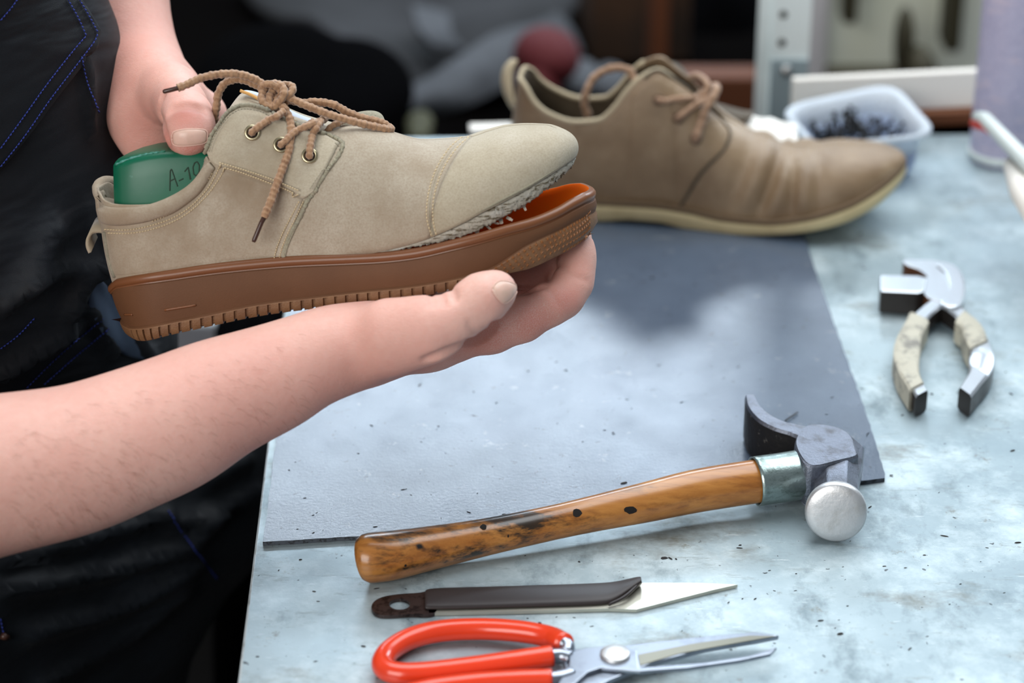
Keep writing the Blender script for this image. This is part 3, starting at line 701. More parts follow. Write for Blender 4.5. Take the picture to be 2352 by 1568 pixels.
# split: heel and quarters / vamp / toe cap
ia = min(range(NU + 1), key=lambda i: abs(S[i] - seam_a))
isv = lambda i: True
def part(i0, i1):      # columns i0..i1 of near side plus mirror (indices over the closed loop)
    return [f for f in Fb if all(((x // (MU + 1)) if (x // (MU + 1)) <= NU else 2 * NU - (x // (MU + 1))) >= i0 and ((x // (MU + 1)) if (x // (MU + 1)) <= NU else 2 * NU - (x // (MU + 1))) <= i1 for x in f)]
def submesh(V, F):
    ids = sorted(set(i for f in F for i in f)); mp_ = {a: b for b, a in enumerate(ids)}
    return [V[i] for i in ids], [tuple(mp_[i] for i in f) for f in F]
def solid(o, th, off=-1): s = o.modifiers.new('solid', 'SOLIDIFY'); s.thickness = th; s.offset = off; return o
V, F = submesh(Vb, part(0, ia)); uo = obj('upper', V, F, M['suede'], hobj); 
bmx = bmesh.new(); bmx.from_mesh(uo.data); bmesh.ops.recalc_face_normals(bmx, faces=bmx.faces); bmx.to_mesh(uo.data); bmx.free()
solid(uo, .0012, 0)
G2 = [upper_col(a, sd, MU, .0005 * min(1, max(0, (a - S[ia]) * 60)) + .0001) for a, sd in cols]
Vt = [frH.pt(*q) for c in G2 for q in c]
V, F = submesh(Vt, part(ia, NU)); to = obj('toe_cap', V, F, M['suede_toe'], hobj); to['label'] = 'pale worn toe cap'
solid(to, .0010, 0)
castU = Caster([(Vb, Fb), (Vt, part(ia, NU))], 1.33)
# ---- torn glue edge + insole board under the toe
TE = []; nb = []; S3 = [i for i in range(len(cols)) if cols[i][0] > .54]
S3 = [i for i in range(NU + 1) if cols[i][0] > .53] + [i for i in range(NU + 1, nc) if cols[i][0] > .53]
seq = []
aN = np.linspace(.535, 1, 300)
aN = 1 - (1 - .535) * (np.linspace(1, 0, 260)) ** 1.35
seq = [(a, -1) for a in aN] + [(a, 1) for a in aN[-2::-1]]
V = []; KT = 9
VB = []
for i, (a, sd) in enumerate(seq):
    hw = UB.hw(a); v0 = fea(a); v1 = min(rag(a), v0 - .0012); u = UB.uh + a * UB.L
    ap = min(1, a + .001); tx = UB.hw(min(1, a + .004)) - UB.hw(max(0, a - .004)); nu = -tx * 20; nl = math.hypot(1, nu) ; nx, nw = (min(nu, 60) / nl, 1 / nl)
    if a > .999: nx, nw = 1, 0
    s_ = i * .31
    for t_i in range(KT):
        t = t_i / (KT - 1)
        inn = -.0002 + .0006 * math.sin(math.pi * t) - .0022 * t ** 1.6
        nz = noise.noise(Vector((s_ * .5, t * 3, sd * 5))) * .0006 * min(1, t * 3) + noise.noise(Vector((s_ * 2.1, t * 9, 3))) * .0006 * min(1, t * 3)
        vz = v0 + (v1 - v0) * t + (noise.noise(Vector((s_ * .9, 7, sd))) * .0016 + noise.noise(Vector((s_ * 3.1, 2, sd))) * .0009) * max(0, t - .55) * 2.2
        V.append(frH.pt(u + nx * (inn + nz), vz, sd * hw + sd * nw * (inn + nz)))
    VB.append(V[-1])
F = grid_faces(len(seq), KT)
te = obj('torn_edge', V, F, M['torn'], hobj); te['label'] = 'ragged torn edge with old glue'; solid(te, .0008, -1)
nn_ = len(seq); V = list(VB); 
for a, sd in seq: V.append(frH.pt(UB.uh + a * UB.L - .012 * max(0, (a - .9) / .1), min(rag(a), fea(a) - .0012) + .0022, sd * UB.hw(a) * .5 * (1 if a < .999 else 0)))
F = [(i, i + 1, nn_ + i + 1, nn_ + i) for i in range(nn_ - 1)]
h_ = nn_ // 2
F += [(nn_ + i, nn_ + i + 1, nn_ + (nn_ - 2 - i), nn_ + (nn_ - 1 - i)) for i in range(h_)]
obj('insole_board', V, F, M['board'], hobj)
for (px, py, ln, wd, an) in ((1094, 527, 11, 8, 1.2), (1118, 519, 13, 5, .7), (1150, 505, 9, 8, 1.3), (1166, 500, 12, 6, .5), (1187, 478, 20, 5, -.35), (1203, 474, 10, 5, 1.1), (1138, 512, 9, 4, .2)):
    d_ = 1.325; a_ = P(px, py, d_); s_ = d_ / FPX; ln *= 1.35; wd *= 1.35
    e1 = (RT * math.cos(an) - UP * math.sin(an)); e2 = (RT * math.sin(an) + UP * math.cos(an)); V = []
    for i in range(6):
        t = i / 5; w_ = wd * s_ * .5 * (1 - .5 * abs(t - .4)) * rng.uniform(.8, 1.1); c = a_ + e1 * (ln * s_ * (t - .2)) + FWD * (-.0012 * math.sin(t * 2.5))
        V += [c + e2 * w_, c - e2 * w_ + FWD * .0004, ]
    V2 = V + [v + FWD * .0005 for v in V]
    F = [(2 * i, 2 * i + 2, 2 * i + 3, 2 * i + 1) for i in range(5)] + [(12 + 2 * i, 12 + 2 * i + 1, 12 + 2 * i + 3, 12 + 2 * i + 2) for i in range(5)]
    F += [(2 * i, 12 + 2 * i, 14 + 2 * i, 2 * i + 2) for i in range(5)] + [(2 * i + 1, 2 * i + 3, 15 + 2 * i, 13 + 2 * i) for i in range(5)] + [(0, 1, 13, 12), (10, 22, 23, 11)]
    o = obj('glue_flake', V2, F, M['flake'], te, smooth=False)

# ---- overlays cast on the upper
def strip(cast, bot, top, ns, nt, hf, jit=0, ease=None):
    """panel lying on the surface between two pixel curves; hf(s,t) thickness"""
    b = resample(catmull(bot, 10), n=ns); t_ = resample(catmull(top, 10), n=ns); V = []
    for i in range(ns):
        for j in range(nt):
            q = b[i] + (t_[i] - b[i]) * (j / (nt - 1)); 
            if jit and (j in (0, nt - 1) or i in (0, ns - 1)): q = q + rng.uniform(-1, 1, 2) * jit
            p, n_ = cast(q[0], q[1]); edge = (i in (0, ns - 1)) or (j in (0, nt - 1))
            V.append(p + n_ * (hf(i / (ns - 1), j / (nt - 1)) if not edge else -.0002))
    # crisp rim: duplicate boundary slightly inside handled by neighbouring rows
    return V, grid_faces(ns, nt)
def stitches(cast, path, pitch, ln, rad, off, name, m, parent, phase=0):
    pts = resample(catmull(path, 12), step=pitch); mb = MB(); 
    for i in range(len(pts) - 1):
        d = pts[i + 1] - pts[i]; d = d / np.linalg.norm(d); a0 = pts[i]; a1 = pts[i] + d * ln; am = (a0 + a1) / 2
        q = [cast(a0[0], a0[1], off - rad * .8)[0], cast(am[0], am[1], off + rad * .35)[0], cast(a1[0], a1[1], off - rad * .8)[0]]
        V, F = tube(q, [rad * .6, rad, rad * .6], 5); mb.add(V, F)
    return mb.build(name, m, parent)
def edge_h(h, es=.02, et=.05):
    return lambda s, t: h * min(1, .55 + .45 * min(s / es, (1 - s) / es, 1)) * min(1, .55 + .45 * min(t / et, (1 - t) / et, 1))
# lower quarter
qb = [(258, 634), (300, 634), (418, 615), (552, 599), (600, 596), (651, 592)]
qt = [(240, 520), (300, 523), (338, 516), (395, 497), (440, 470), (480, 428), (502, 384), (560, 398), (637, 426), (701, 456)]
# give top curve same arc distribution: split at the collar peak
V, F = strip(castU, [(258, 634), (285, 634), (330, 629), (380, 623), (430, 615), (470, 610), (505, 605)], [(241, 521), (290, 524), (338, 516), (395, 497), (440, 470), (480, 428), (504, 382)], 60, 30, lambda s, t: .0008)
V2, F2 = strip(castU, [(505, 605), (550, 600), (600, 596), (651, 592)], [(504, 382), (560, 398), (637, 426), (700, 456)], 40, 30, lambda s, t: .0008 + .0006 * max(0, s - .9) * 10)
mb = MB(); 
# merge at the shared column
for idx in range(30): V[(59) * 30 + idx] = V2[idx] = castU(505 + (504 - 505) * idx / 29, 605 + (382 - 605) * idx / 29, .0008)[0]
# smooth front edge of the quarter is bowed towards the toe
mb.add(V, F); mb.add(V2, F2)
def make_solid(mb, name, m, parent, th, weld=True, fray=0, sub=0):
    o = mb.build(name, m, parent); bm = bmesh.new(); bm.from_mesh(o.data)
    if weld: bmesh.ops.remove_doubles(bm, verts=bm.verts, dist=.00005)
    bmesh.ops.recalc_face_normals(bm, faces=bm.faces)
    c = wpos(parent) if parent else Vector(o.location); f0 = max(bm.faces, key=lambda f: f.calc_area()); 
    s = sum((f.normal.dot(CAM - (f.calc_center_median() + c)) for f in bm.faces))
    if s < 0: bmesh.ops.reverse_faces(bm, faces=bm.faces)
    bm.to_mesh(o.data); bm.free()
    solid(o, th, -1); return o
quarter = make_solid(mb, 'quarter', M['suede'], hobj, .0011)
castQ = Caster([(Vb, Fb), (V, F), (V2, F2)], 1.33)
# front edge flange running down from flap corner to the sole
V, F = strip(castU, [(700, 456), (686, 500), (668, 540), (654, 572), (650, 593)], [(716, 446), (700, 488), (680, 528), (664, 565), (657, 592)], 50, 5, lambda s, t: .0015, jit=.8)
mb = MB(); mb.add(V, F); o = make_solid(mb, 'raw_edge', M['suede_raw'], quarter, .0014)
# eyelet flap
fb = [(483, 362), (494, 375), (506, 383), (530, 388), (560, 397), (600, 411), (640, 427), (675, 443), (696, 458), (722, 441)]
ft = [(473, 345), (484, 318), (500, 292), (525, 258), (560, 244), (600, 249), (635, 268), (680, 288), (730, 303), (783, 330)]
def hflap(s, t): return .0022
V, F = strip(castU, fb, ft, 70, 36, hflap, jit=1.0)
for i in range(70):                      # keep thickness right to the rim
    pass
mb = MB(); mb.add(V, F); flap = make_solid(mb, 'eyelet_flap', M['suede_flap'], hobj, .0016)
castF = Caster([(Vb, Fb), (Vt, part(ia, NU)), (V, F)], 1.33)
# raw rim of the flap
rimpts = [(470, 352), (484, 318), (500, 292), (527, 257), (560, 243), (600, 248), (640, 268), (690, 290), (740, 306), (778, 322), (787, 337), (775, 362), (746, 402), (722, 440), (704, 466), (694, 490), (670, 534), (656, 568), (651, 590)]
rp = resample(catmull(rimpts, 10), step=2.2); pts = [castF(q[0] + rng.uniform(-.9, .9), q[1] + rng.uniform(-.9, .9), .0006)[0] for q in rp]
V_, F_ = tube(pts, [.0012 * rng.uniform(.75, 1.2) for _ in pts], 7); obj('raw_rim', V_, F_, M['suede_raw'], flap)
# padded collar
ct = [(232, 452), (252, 462), (290, 466), (338, 464), (395, 443), (440, 416), (464, 388), (480, 366)]
cb = [(238, 515), (262, 519), (295, 518), (338, 511), (395, 493), (440, 463), (468, 436), (498, 386)]
V, F = strip(castU, cb, ct, 70, 12, lambda s, t: .0008 + .0032 * math.sin(math.pi * min(1, max(0, t * .92 + .04))) ** .7)
for i in range(70):                      # roll over the top edge
    p, n_ = castU(*resample(catmull(ct, 10), n=70)[i]); V[i * 12 + 11] = p + n_ * .0006 + frH.W * .0028 + frH.V * .0006; V[i * 12 + 10] = p + n_ * .0026 + frH.V * .0012
GV = np.array([tuple(p) for p in V]).reshape(70, 12, 3)
for _ in range(14):
    GV[1:-1, 8:] = GV[1:-1, 8:] * .4 + .3 * (GV[:-2, 8:] + GV[2:, 8:])
V = [Vector(p) for p in GV.reshape(-1, 3)]
mb = MB(); mb.add(V, F); col_o = make_solid(mb, 'padded_collar', M['suede'], hobj, .001)
# heel part of the collar, behind the last
V = []; 
hc_pts = [(232, 455), (226, 440), (226, 428), (236, 419), (250, 417), (262, 419)]
cc_ = [P(*q, 1.352 + i * .006) for i, q in enumerate(hc_pts)]
V, F = tube(catmull(cc_, 6), .0034, 12); obj('collar_roll', V, F, M['suede'], hobj)
V = []
for i, (x0, y0) in enumerate([(222, 432), (221, 455), (223, 480), (229, 505), (238, 522)]):
    for j in range(7): 
        t = j / 6; V.append(P(x0 + 14 * t ** 1.5 + 4 * math.sin(math.pi * t) * 0, y0 + 8 * t, 1.36 - .012 * t + .0) + RT * (-.0015 * math.sin(math.pi * t)))
mb = MB(); mb.add(V, grid_faces(5, 7)); make_solid(mb, 'heel_counter', M['suede'], hobj, .0015)
# stitching
stitches(castF, [(242, 526), (292, 527), (338, 520), (395, 501), (440, 473), (480, 431), (503, 390), (508, 376)], 6.5, 5, .00042, .0010, 'stitching', M['thread'], quarter)
stitches(castF, [(250, 534), (292, 535), (338, 529), (395, 510), (440, 483), (484, 440), (512, 398), (518, 384)], 6.5, 5, .00042, .0010, 'stitching', M['thread'], quarter)
stitches(castF, [(350, 508), (395, 489), (440, 459), (468, 430), (492, 396)], 6.5, 4, .00035, .0012, 'stitching', M['thread'], quarter)
stitches(castF, [(506, 374), (540, 384), (600, 403), (650, 422), (688, 438)], 6, 5, .00042, .0024, 'stitching', M['thread'], flap)
stitches(castF, [(512, 384), (560, 398), (637, 427), (688, 448)], 6, 5, .00042, .0024, 'stitching', M['thread'], flap)
stitches(castF, [(688, 462), (668, 500), (650, 535), (636, 570), (630, 594)], 6, 5, .0004, .0012, 'stitching', M['thread'], quarter)
stitches(castF, [(698, 462), (680, 500), (662, 535), (648, 570), (642, 594)], 6, 5, .0004, .0012, 'stitching', M['thread'], quarter)
stitches(castF, [(486, 350), (494, 325), (510, 295), (536, 265), (562, 256), (595, 260), (620, 272)], 7, 5, .00038, .0024, 'stitching', M['suede_raw'], flap)
stitches(castF, [(770, 332), (772, 345), (760, 368), (735, 402), (712, 436)], 7, 5, .00038, .0024, 'stitching', M['suede_raw'], flap)
stitches(castF, [(1062, 316), (1030, 345), (1000, 395), (984, 450), (981, 500), (992, 543)], 8, 6.6, .00042, .0007, 'stitching', M['thread'], to)
stitches(castF, [(1078, 316), (1047, 345), (1016, 395), (998, 450), (995, 500), (1003, 540)], 8, 6.6, .00042, .0007, 'stitching', M['thread'], to)
# cap edge groove
pts = [castF(q[0], q[1], .0002)[0] for q in resample(catmull([(1071, 316), (1039, 345), (1008, 395), (991, 450), (988, 500), (998, 543)], 10), step=5)]
V_, F_ = tube(pts, .0005, 6); obj('cap_edge', V_, F_, M['suede_raw'], to)
# feather crease line above the torn edge
pts = [castF(q[0], q[1], .0001)[0] for q in resample(catmull([(1060, 508), (1100, 487), (1160, 455), (1213, 427), (1274, 389), (1312, 361)], 10), step=5)]
V_, F_ = tube(pts, [.0002 + .0007 * math.sin(math.pi * i / len(pts)) for i in range(len(pts))], 6); obj('welt_crease', V_, F_, M['suede_raw'], to)
# heel strip and pull loop
pts = [castF(q[0], q[1], .0006)[0] for q in resample(catmull([(243, 532), (247, 560), (254, 600), (266, 636)], 10), step=5)]
V_, F_ = tube(pts, .0013, 8); obj('heel_seam', V_, F_, M['suede_raw'], hobj)
lp_c = [(240, 530, 1.352), (225, 528, 1.352), (208, 532, 1.352), (198, 548, 1.352), (197, 566, 1.352), (203, 582, 1.352)]
lpc = catmull([P(*q) for q in lp_c], 8); V = []
for p_ in lpc:
    V += [Vector(p_), Vector(p_) + frH.W * .022 + UP * .004]
mb = MB(); mb.add(V, grid_faces(len(lpc), 2)); lo = make_solid(mb, 'pull_loop', M['suede_flap'], hobj, .0018); 
lp_c = [(203, 582, 1.352), (214, 580, 1.353), (230, 562, 1.356), (238, 548, 1.358)]
lpc = catmull([P(*q) for q in lp_c], 6); V = []
for p_ in lpc: V += [Vector(p_), Vector(p_) + frH.W * .02]
V = V
# tongue
def sheet(rowsP, name, m, parent, th, sub=2):
    nr, ncx = len(rowsP), len(rowsP[0]); mb = MB(); mb.add([p for r_ in rowsP for p in r_], grid_faces(nr, ncx)); o = make_solid(mb, name, m, parent, th)
    s = o.modifiers.new('sub', 'SUBSURF'); s.levels = s.render_levels = sub; return o
ton = []
for (bx, by, tx, ty) in [(500, 300, 520, 256), (520, 250, 545, 222), (545, 240, 560, 206), (585, 245, 590, 208), (630, 262, 640, 236), (690, 285, 695, 262), (740, 300, 750, 276), (790, 312, 800, 288)]:
    r_ = []
    for j, (t, dd) in enumerate(((0, 1.338), (.45, 1.344), (.85, 1.353), (1.0, 1.364), (.9, 1.378), (.5, 1.388))): r_.append(P(bx + (tx - bx) * t, by + (ty - by) * t, dd))
    ton.append(r_)
tongue = sheet(ton, 'tongue', M['suede_flap'], hobj, .0022)
ln = []
for (x0, y0, w_) in [(556, 207, 5), (575, 209, 9), (600, 216, 14), (640, 240, 22), (680, 262, 22), (715, 274, 20), (745, 283, 12)]:
    ln.append([P(x0 - 3, y0 + w_, 1.345), P(x0, y0 + w_ * .4, 1.343), P(x0 + 4, y0 - 3, 1.350)])
lino = sheet(ln, 'tongue_lining', M['lining'], tongue, .0012); lino['label'] = 'pale blue lining strip'
pts = catmull([P(552, 208, 1.3435), P(585, 222, 1.3420), P(640, 258, 1.3410), P(690, 284, 1.3410), P(742, 298, 1.343)], 8)
V_, F_ = tube(pts, .0009, 7); obj('ochre_piping', V_, F_, M['ochre'], tongue)
# far flap showing beyond the laces
ff = [[P(762, 296, 1.362), P(770, 276, 1.364), P(790, 264, 1.366)], [P(800, 297, 1.362), P(806, 268, 1.364), P(812, 256, 1.368)], [P(838, 300, 1.362), P(842, 262, 1.364), P(846, 248, 1.370)], [P(868, 304, 1.362), P(872, 266, 1.364), P(873, 252, 1.370)], [P(888, 306, 1.364), P(890, 284, 1.366), P(884, 266, 1.372)]]
sheet(ff, 'far_flap', M['suede_raw'], hobj, .0026)
# eyelets
def torus(c, n_, R_, r_, ax=None, N=28, K=10):
    u_ = n_.orthogonal().normalized(); w_ = n_.cross(u_); V = []
    for i in range(N):
        th = 2 * math.pi * i / N; d_ = u_ * math.cos(th) + w_ * math.sin(th)
        for j in range(K): ph = 2 * math.pi * j / K; V.append(c + d_ * (R_ + r_ * math.cos(ph)) + n_ * (r_ * .8 * math.sin(ph)))
    return V, grid_faces(N, K, closed_c=True, closed_r=True)
def disc(c, n_, R_, N=20):
    u_ = n_.orthogonal().normalized(); w_ = n_.cross(u_)
    return [c] + [c + (u_ * math.cos(2 * math.pi * i / N) + w_ * math.sin(2 * math.pi * i / N)) * R_ for i in range(N)], [(0, i + 1, (i + 1) % N + 1) for i in range(N)]
def eyelet(cast, px, py, Rm, rm, m, parent, off, tilt=0):
    p, n_ = cast(px, py, off); n_ = (n_ + (-FWD) * .6).normalized(); V, F = torus(p + n_ * rm * .2, n_, Rm, rm); e = obj('eyelet', V, F, m, parent)
    V, F = disc(p + n_ * .0003, n_, Rm); obj('eyelet_hole', V, F, M['hole'], e); return p, n_
eys = [eyelet(castF, a, b, .0036, .00085, M['brass'], flap, .0006) for a, b in ((580, 305), (646, 333), (711, 358))]

# ---- laces
def castFd(px, py): return (castF(px, py, .002)[0] - CAM).dot(FWD)
def braid(i, th):
    return 1 + .15 * math.sin(3 * th + i * .40) * math.sin(3 * th - i * .40)
def LF(px, py, lift=.0022): return castF(px, py, lift)[0]
def lace(pts, r_, name, m, parent, step=.00036, n=20):
    q = resample(catmull(pts, 12), step=step); rr = [r_ * (1 + .06 * math.sin(i * .37)) for i in range(len(q))]
    V, F = tube([Vector(a) for a in q], rr, n, rfun=braid); return obj(name, V, F, m, parent)
lac = []
LR = .0021
laces = emp_l = None
l1 = lace([P(408, 202, 1.318), P(432, 193, 1.320), (P(460, 180, 1.322)), P(500, 171, 1.324), P(545, 170, 1.327), P(585, 182, 1.330), P(618, 204, 1.333), P(632, 222, 1.333)], LR, 'lace', M['lace'], hobj)
V, F = tube([P(374, 211, 1.317), P(378, 210, 1.317), P(410, 202, 1.318), P(416, 199, 1.318)], [.0008, .0013, .0013, .0011], 10); obj('aglet', V, F, M['aglet'], l1)
l2 = lace([P(628, 222, 1.336), P(605, 205, 1.334), P(572, 188, 1.333), P(545, 182, 1.333), P(518, 190, 1.334), P(502, 214, 1.335), P(497, 245, 1.336), P(492, 280, 1.339), P(494, 310, 1.345)], LR, 'lace_loop', M['lace'], hobj)
l3 = lace([P(632, 232, 1.329), P(652, 248, 1.327), P(666, 275, 1.325), P(669, 305, 1.322), P(664, 345, 1.319), P(652, 380, 1.317), P(636, 422, 1.315), P(622, 462, 1.3135), P(606, 500, 1.3125)], LR * 1.05, 'lace', M['lace'], hobj)
V, F = tube([P(608, 497, 1.3123), P(600, 512, 1.312), P(584, 551, 1.3115), P(582, 556, 1.3115)], [.0014, .0013, .0013, .0009], 10); obj('aglet', V, F, M['aglet'], l3)
lace([P(640, 215, 1.331), P(668, 226, 1.330), P(705, 243, 1.329), P(760, 264, 1.330), P(815, 280, 1.333), P(865, 292, 1.337), P(893, 297, 1.341), P(896, 293, 1.345), P(872, 280, 1.347), P(830, 270, 1.346), P(795, 256, 1.343), P(765, 240, 1.340), P(725, 234, 1.338), P(690, 236, 1.337), P(655, 226, 1.336)], LR * 1.02, 'lace_loop', M['lace'], hobj)
def ey(i, dx=0, dy=0, lift=.001): return eys[i][0] + eys[i][1] * lift
lace([ey(0, lift=-.0016), ey(0, lift=.0012), LF(590, 297), LF(604, 287), LF(618, 278), P(634, 268, castFd(618, 278) - .002), P(652, 256, castFd(618, 278) + .002)], LR * .92, 'lace_crossing', M['lace'], hobj)
lace([ey(1, lift=-.0016), ey(1, lift=.0012), LF(656, 326), LF(668, 314), LF(684, 303), P(705, 290, castFd(684, 303) - .001), P(728, 281, castFd(684, 303) + .003), P(746, 274, 1.342)], LR * .9, 'lace_crossing', M['lace'], hobj)
lace([ey(2, lift=-.0016), ey(2, lift=.0012), LF(712, 345), LF(714, 328), LF(718, 312), P(726, 295, castFd(718, 312) - .001), P(736, 280, castFd(718, 312) + .004), P(748, 268, 1.345)], LR * .95, 'lace_crossing', M['lace'], hobj)
lace([P(660, 290, 1.336), P(686, 300, 1.332), P(702, 290, 1.333), P(720, 278, 1.336)], LR * .85, 'lace_crossing', M['lace'], hobj)
lace([P(752, 302, 1.334), P(762, 290, 1.333), P(782, 280, 1.337), P(800, 270, 1.345)], LR * .85, 'lace_crossing', M['lace'], hobj)
lace([P(600, 290, 1.345), P(625, 262, 1.338), P(650, 262, 1.336), P(672, 276, 1.336)], LR * .85, 'lace_crossing', M['lace'], hobj)
# knot
kc = P(636, 216, 1.330); kp = []
for i in range(40):
    t = 2 * math.pi * i / 40; x_ = (math.sin(t) + 2 * math.sin(2 * t)); y_ = (math.cos(t) - 2 * math.cos(2 * t)); z_ = -math.sin(3 * t)
    kp.append(kc + RT * (x_ * .0032) + UP * (y_ * .0026) + FWD * (z_ * .0028 + .001))
kp.append(kp[0]); lace(kp, LR * 1.0, 'knot', M['lace'], hobj)
lace([P(606, 205, 1.331), P(600, 225, 1.328), P(612, 243, 1.327), P(628, 246, 1.328), P(640, 236, 1.327), P(652, 218, 1.326), P(650, 200, 1.328), P(632, 192, 1.332), P(612, 198, 1.334)], LR, 'knot', M['lace'], hobj)

# ================= shoe last (green) inside the held shoe
lo_ = emp('shoe_last', frH.pt(frH.px(350, 460, 0)[0], frH.px(350, 640, 0)[1], 0), 'green plastic shoe last inside the held shoe under the thumb', 'shoe last')
rowsL = []
prof = [(262, 376, 14), (264, 376, 17), (282, 368, 20), (310, 358, 22), (345, 350, 23), (380, 345, 23), (430, 344, 23), (480, 345, 22), (540, 352, 20)]
V = []; K = 16
for (x0, y0, wmm) in prof:
    w_ = wmm / 1000
    U0, VT = frH.px(x0, y0, -w_ * .62); _, VB_ = frH.px(x0, 560, -w_)
    ring = [(VB_, -w_), ((VB_ + VT) / 2, -w_ * 1.0), (VT - .012, -w_ * .96), (VT - .0035, -w_ * .90), (VT - .0008, -w_ * .84), (VT, -w_ * .74), (VT + .0006, -w_ * .3), (VT + .0006, w_ * .3), (VT, w_ * .74), (VT - .0008, w_ * .84), (VT - .0035, w_ * .9), (VT - .012, w_ * .96), ((VB_ + VT) / 2, w_), (VB_, w_)]
    V += [frH.pt(U0, a, b) for a, b in ring]
K = 14; F = grid_faces(len(prof), K, closed_c=True) + [tuple(range(K - 1, -1, -1)), tuple((len(prof) - 1) * K + q for q in range(K))]
lasto = obj('last_block', V, F, M['green'], lo_, auto=50)
bevel(lasto, .001, 2, 45)
castL = Caster([(V, F)], 1.33)
castL2 = castL
pts = [castL(q[0], q[1], .0)[0] for q in resample(catmull([(265, 379), (283, 371), (311, 361), (345, 353), (380, 348)], 6), step=4)]
V_, F_ = tube(pts, [.0009 * rng.uniform(.5, 1.3) for _ in pts], 6); obj('chipped_edge', V_, F_, M['green_edge'], lo_)
def stroke(pl, name='engraved_character'):
    mbq = MB()
    for st_ in pl:
        q = resample(np.array(st_, float), step=2.5); V_, F_ = tube([castL(a, b, .0001)[0] for a, b in q], .00035, 6); mbq.add(V_, F_)
    return mbq.build(name, M['engrave'], lasto)
stroke([[(390, 438), (391, 392), (394, 388), (408, 428)], [(390, 416), (402, 410)]])
stroke([[(411, 415), (421, 410)]])
stroke([[(424, 394), (432, 384), (437, 412)], [(432, 384), (438, 412)]])
stroke([[(447, 374), (443, 384), (445, 400), (451, 404), (457, 396), (458, 380), (453, 371), (447, 374)]])
# ================= second shoe standing on the mat
def tabl(p): return [(a, b * p) for a, b in tabS]
ob = PZ(1720, 543, MATH); frB = Frame(ob, PITCH, R(-7))
frB.O = ob + frB.W * .044
DB = .042
def PB(a, b, d): return P(a, b, d + DB)
BB = Body(frB, (1172, 440), (2078, 402), tabl(.98), ah=.13, at=.72, pt_=2.3)
def nearz(pts): return BB.trace(pts)
brim = nearz([(1172, 425), (1200, 436), (1290, 452), (1370, 462), (1500, 470), (1580, 482), (1660, 500), (1750, 508), (1850, 500), (1950, 470), (2020, 430), (2060, 397), (2078, 375)])
bbot = nearz([(1172, 470), (1200, 486), (1290, 503), (1370, 511), (1450, 508), (1510, 513), (1570, 527), (1650, 539), (1720, 543), (1800, 541), (1870, 533), (1950, 511), (2020, 472), (2065, 428), (2078, 404)])
bobj = emp('shoe', frB.pt(0, 0, .03), 'brown leather lace-up shoe standing on the mat, thin cream sole, laces loosely tied', 'shoe')
minv = min(bbot(a) for a in np.linspace(0, 1, 60))
# heel and forefoot reach the mat
def bsec(a, sd, s):
    r_, b = brim(a), bbot(a)
    return [(-.012, r_ + .0005, 0), (-.001, r_ + .0008, 0), (.0006, r_ - .0002, 0), (.0007, r_ - .0024, 0), (.0001, r_ - .0032, 0), (.0006, r_ - .0036, 0), (.0010, (r_ + b) / 2, 0), (.0002, b + .0025, 0), (-.0008, b + .0006, 0), (-.003, b, 0), (-.012, b, 0)]
rows, V, F, n, k = sole(BB, 200, None, None, bsec, 's', None, None)
V = list(V); ci = len(V); S = BB.samples(200); per = [(a, -1) for a in S] + [(a, 1) for a in S[-2:0:-1]]
for a, sd in per: V.append(frB.pt(BB.uh + a * BB.L, bbot(a), 0))
for i in range(n): F.append((i * k + k - 1, ci + i, ci + (i + 1) % n, ((i + 1) % n) * k + k - 1))
so = obj('sole', V, F, M['cream_sole'], bobj); so.data.materials.append(M['welt']); so['label'] = 'cream sole with brown welt'
so.data.polygons.foreach_set('material_index', [1 if (j < 4) else 0 for i in range(n) for j in range(k - 1)] + [0] * n)
# dark tread pads below
floorv = frB.px(*(1720, 543), -BB.hw(.6))[1]
zfix = None
tabV = [(a, b * .93) for a, b in tabU]
UBk = Body(frB, (1180, 425), (2072, 392), tabV, ah=.12, at=.74, pt_=2.1)
bf = UBk.trace([(1180, 424), (1200, 434), (1290, 450), (1370, 460), (1500, 468), (1580, 480), (1660, 497), (1750, 505), (1850, 497), (1950, 467), (2020, 427), (2058, 395), (2072, 376)])
Tb = [(1180, 1192, 186, 0, .3), (1187, 1195, 182, .9, .3), (1203, 1208, 200, .9, .4), (1225, 1226, 232, .88, .4), (1265, 1262, 262, .86, .4), (1320, 1320, 280, .84, .4), (1370, 1375, 276, .8, .4), (1410, 1410, 248, .74, .5), (1440, 1440, 208, .66, .5), (1480, 1475, 176, .56, .7), (1520, 1512, 160, .44, .7), (1560, 1550, 184, .34, .8), (1600, 1600, 222, .26, .9), (1640, 1650, 268, .14, 1), (1690, 1700, 290, .0, 1), (1740, 1760, 306, 0, 1), (1800, 1830, 324, 0, 1), (1860, 1890, 322, 0, 1), (1920, 1945, 320, 0, 1), (1980, 1985, 322, 0, 1), (2030, 2018, 328, 0, 1), (2072, 2046, 340, 0, 1)]
aa2 = []; tu = []; tv = []; tw = []; tk = []
for (bx, tx, ty, fw, kk) in Tb:
    ty += 14 * min(1, max(0, (bx - 1680) / 80)) - 6 * max(0, (bx - 1980) / 92)
    by = float(np.interp(bx, [1180, 1290, 1500, 1660, 1850, 1950, 2020, 2072], [425, 450, 468, 497, 497, 467, 427, 376])); w = 0
    for _ in range(14):
        u, v = frB.px(bx, by, w); w = .5 * w - .5 * UBk.hw(UBk.a(u))
    a = min(max(UBk.a(u), 0), 1); wt = -fw * UBk.hw(a); U_, V_ = frB.px(tx, ty, wt); aa2.append(a); tu.append(U_); tv.append(V_); tw.append(fw); tk.append(kk)
aa2[0] = 0; aa2[-1] = 1
gU, gV, gW, gK = pchip(aa2, tu), pchip(aa2, tv), pchip(aa2, tw), pchip(aa2, tk)
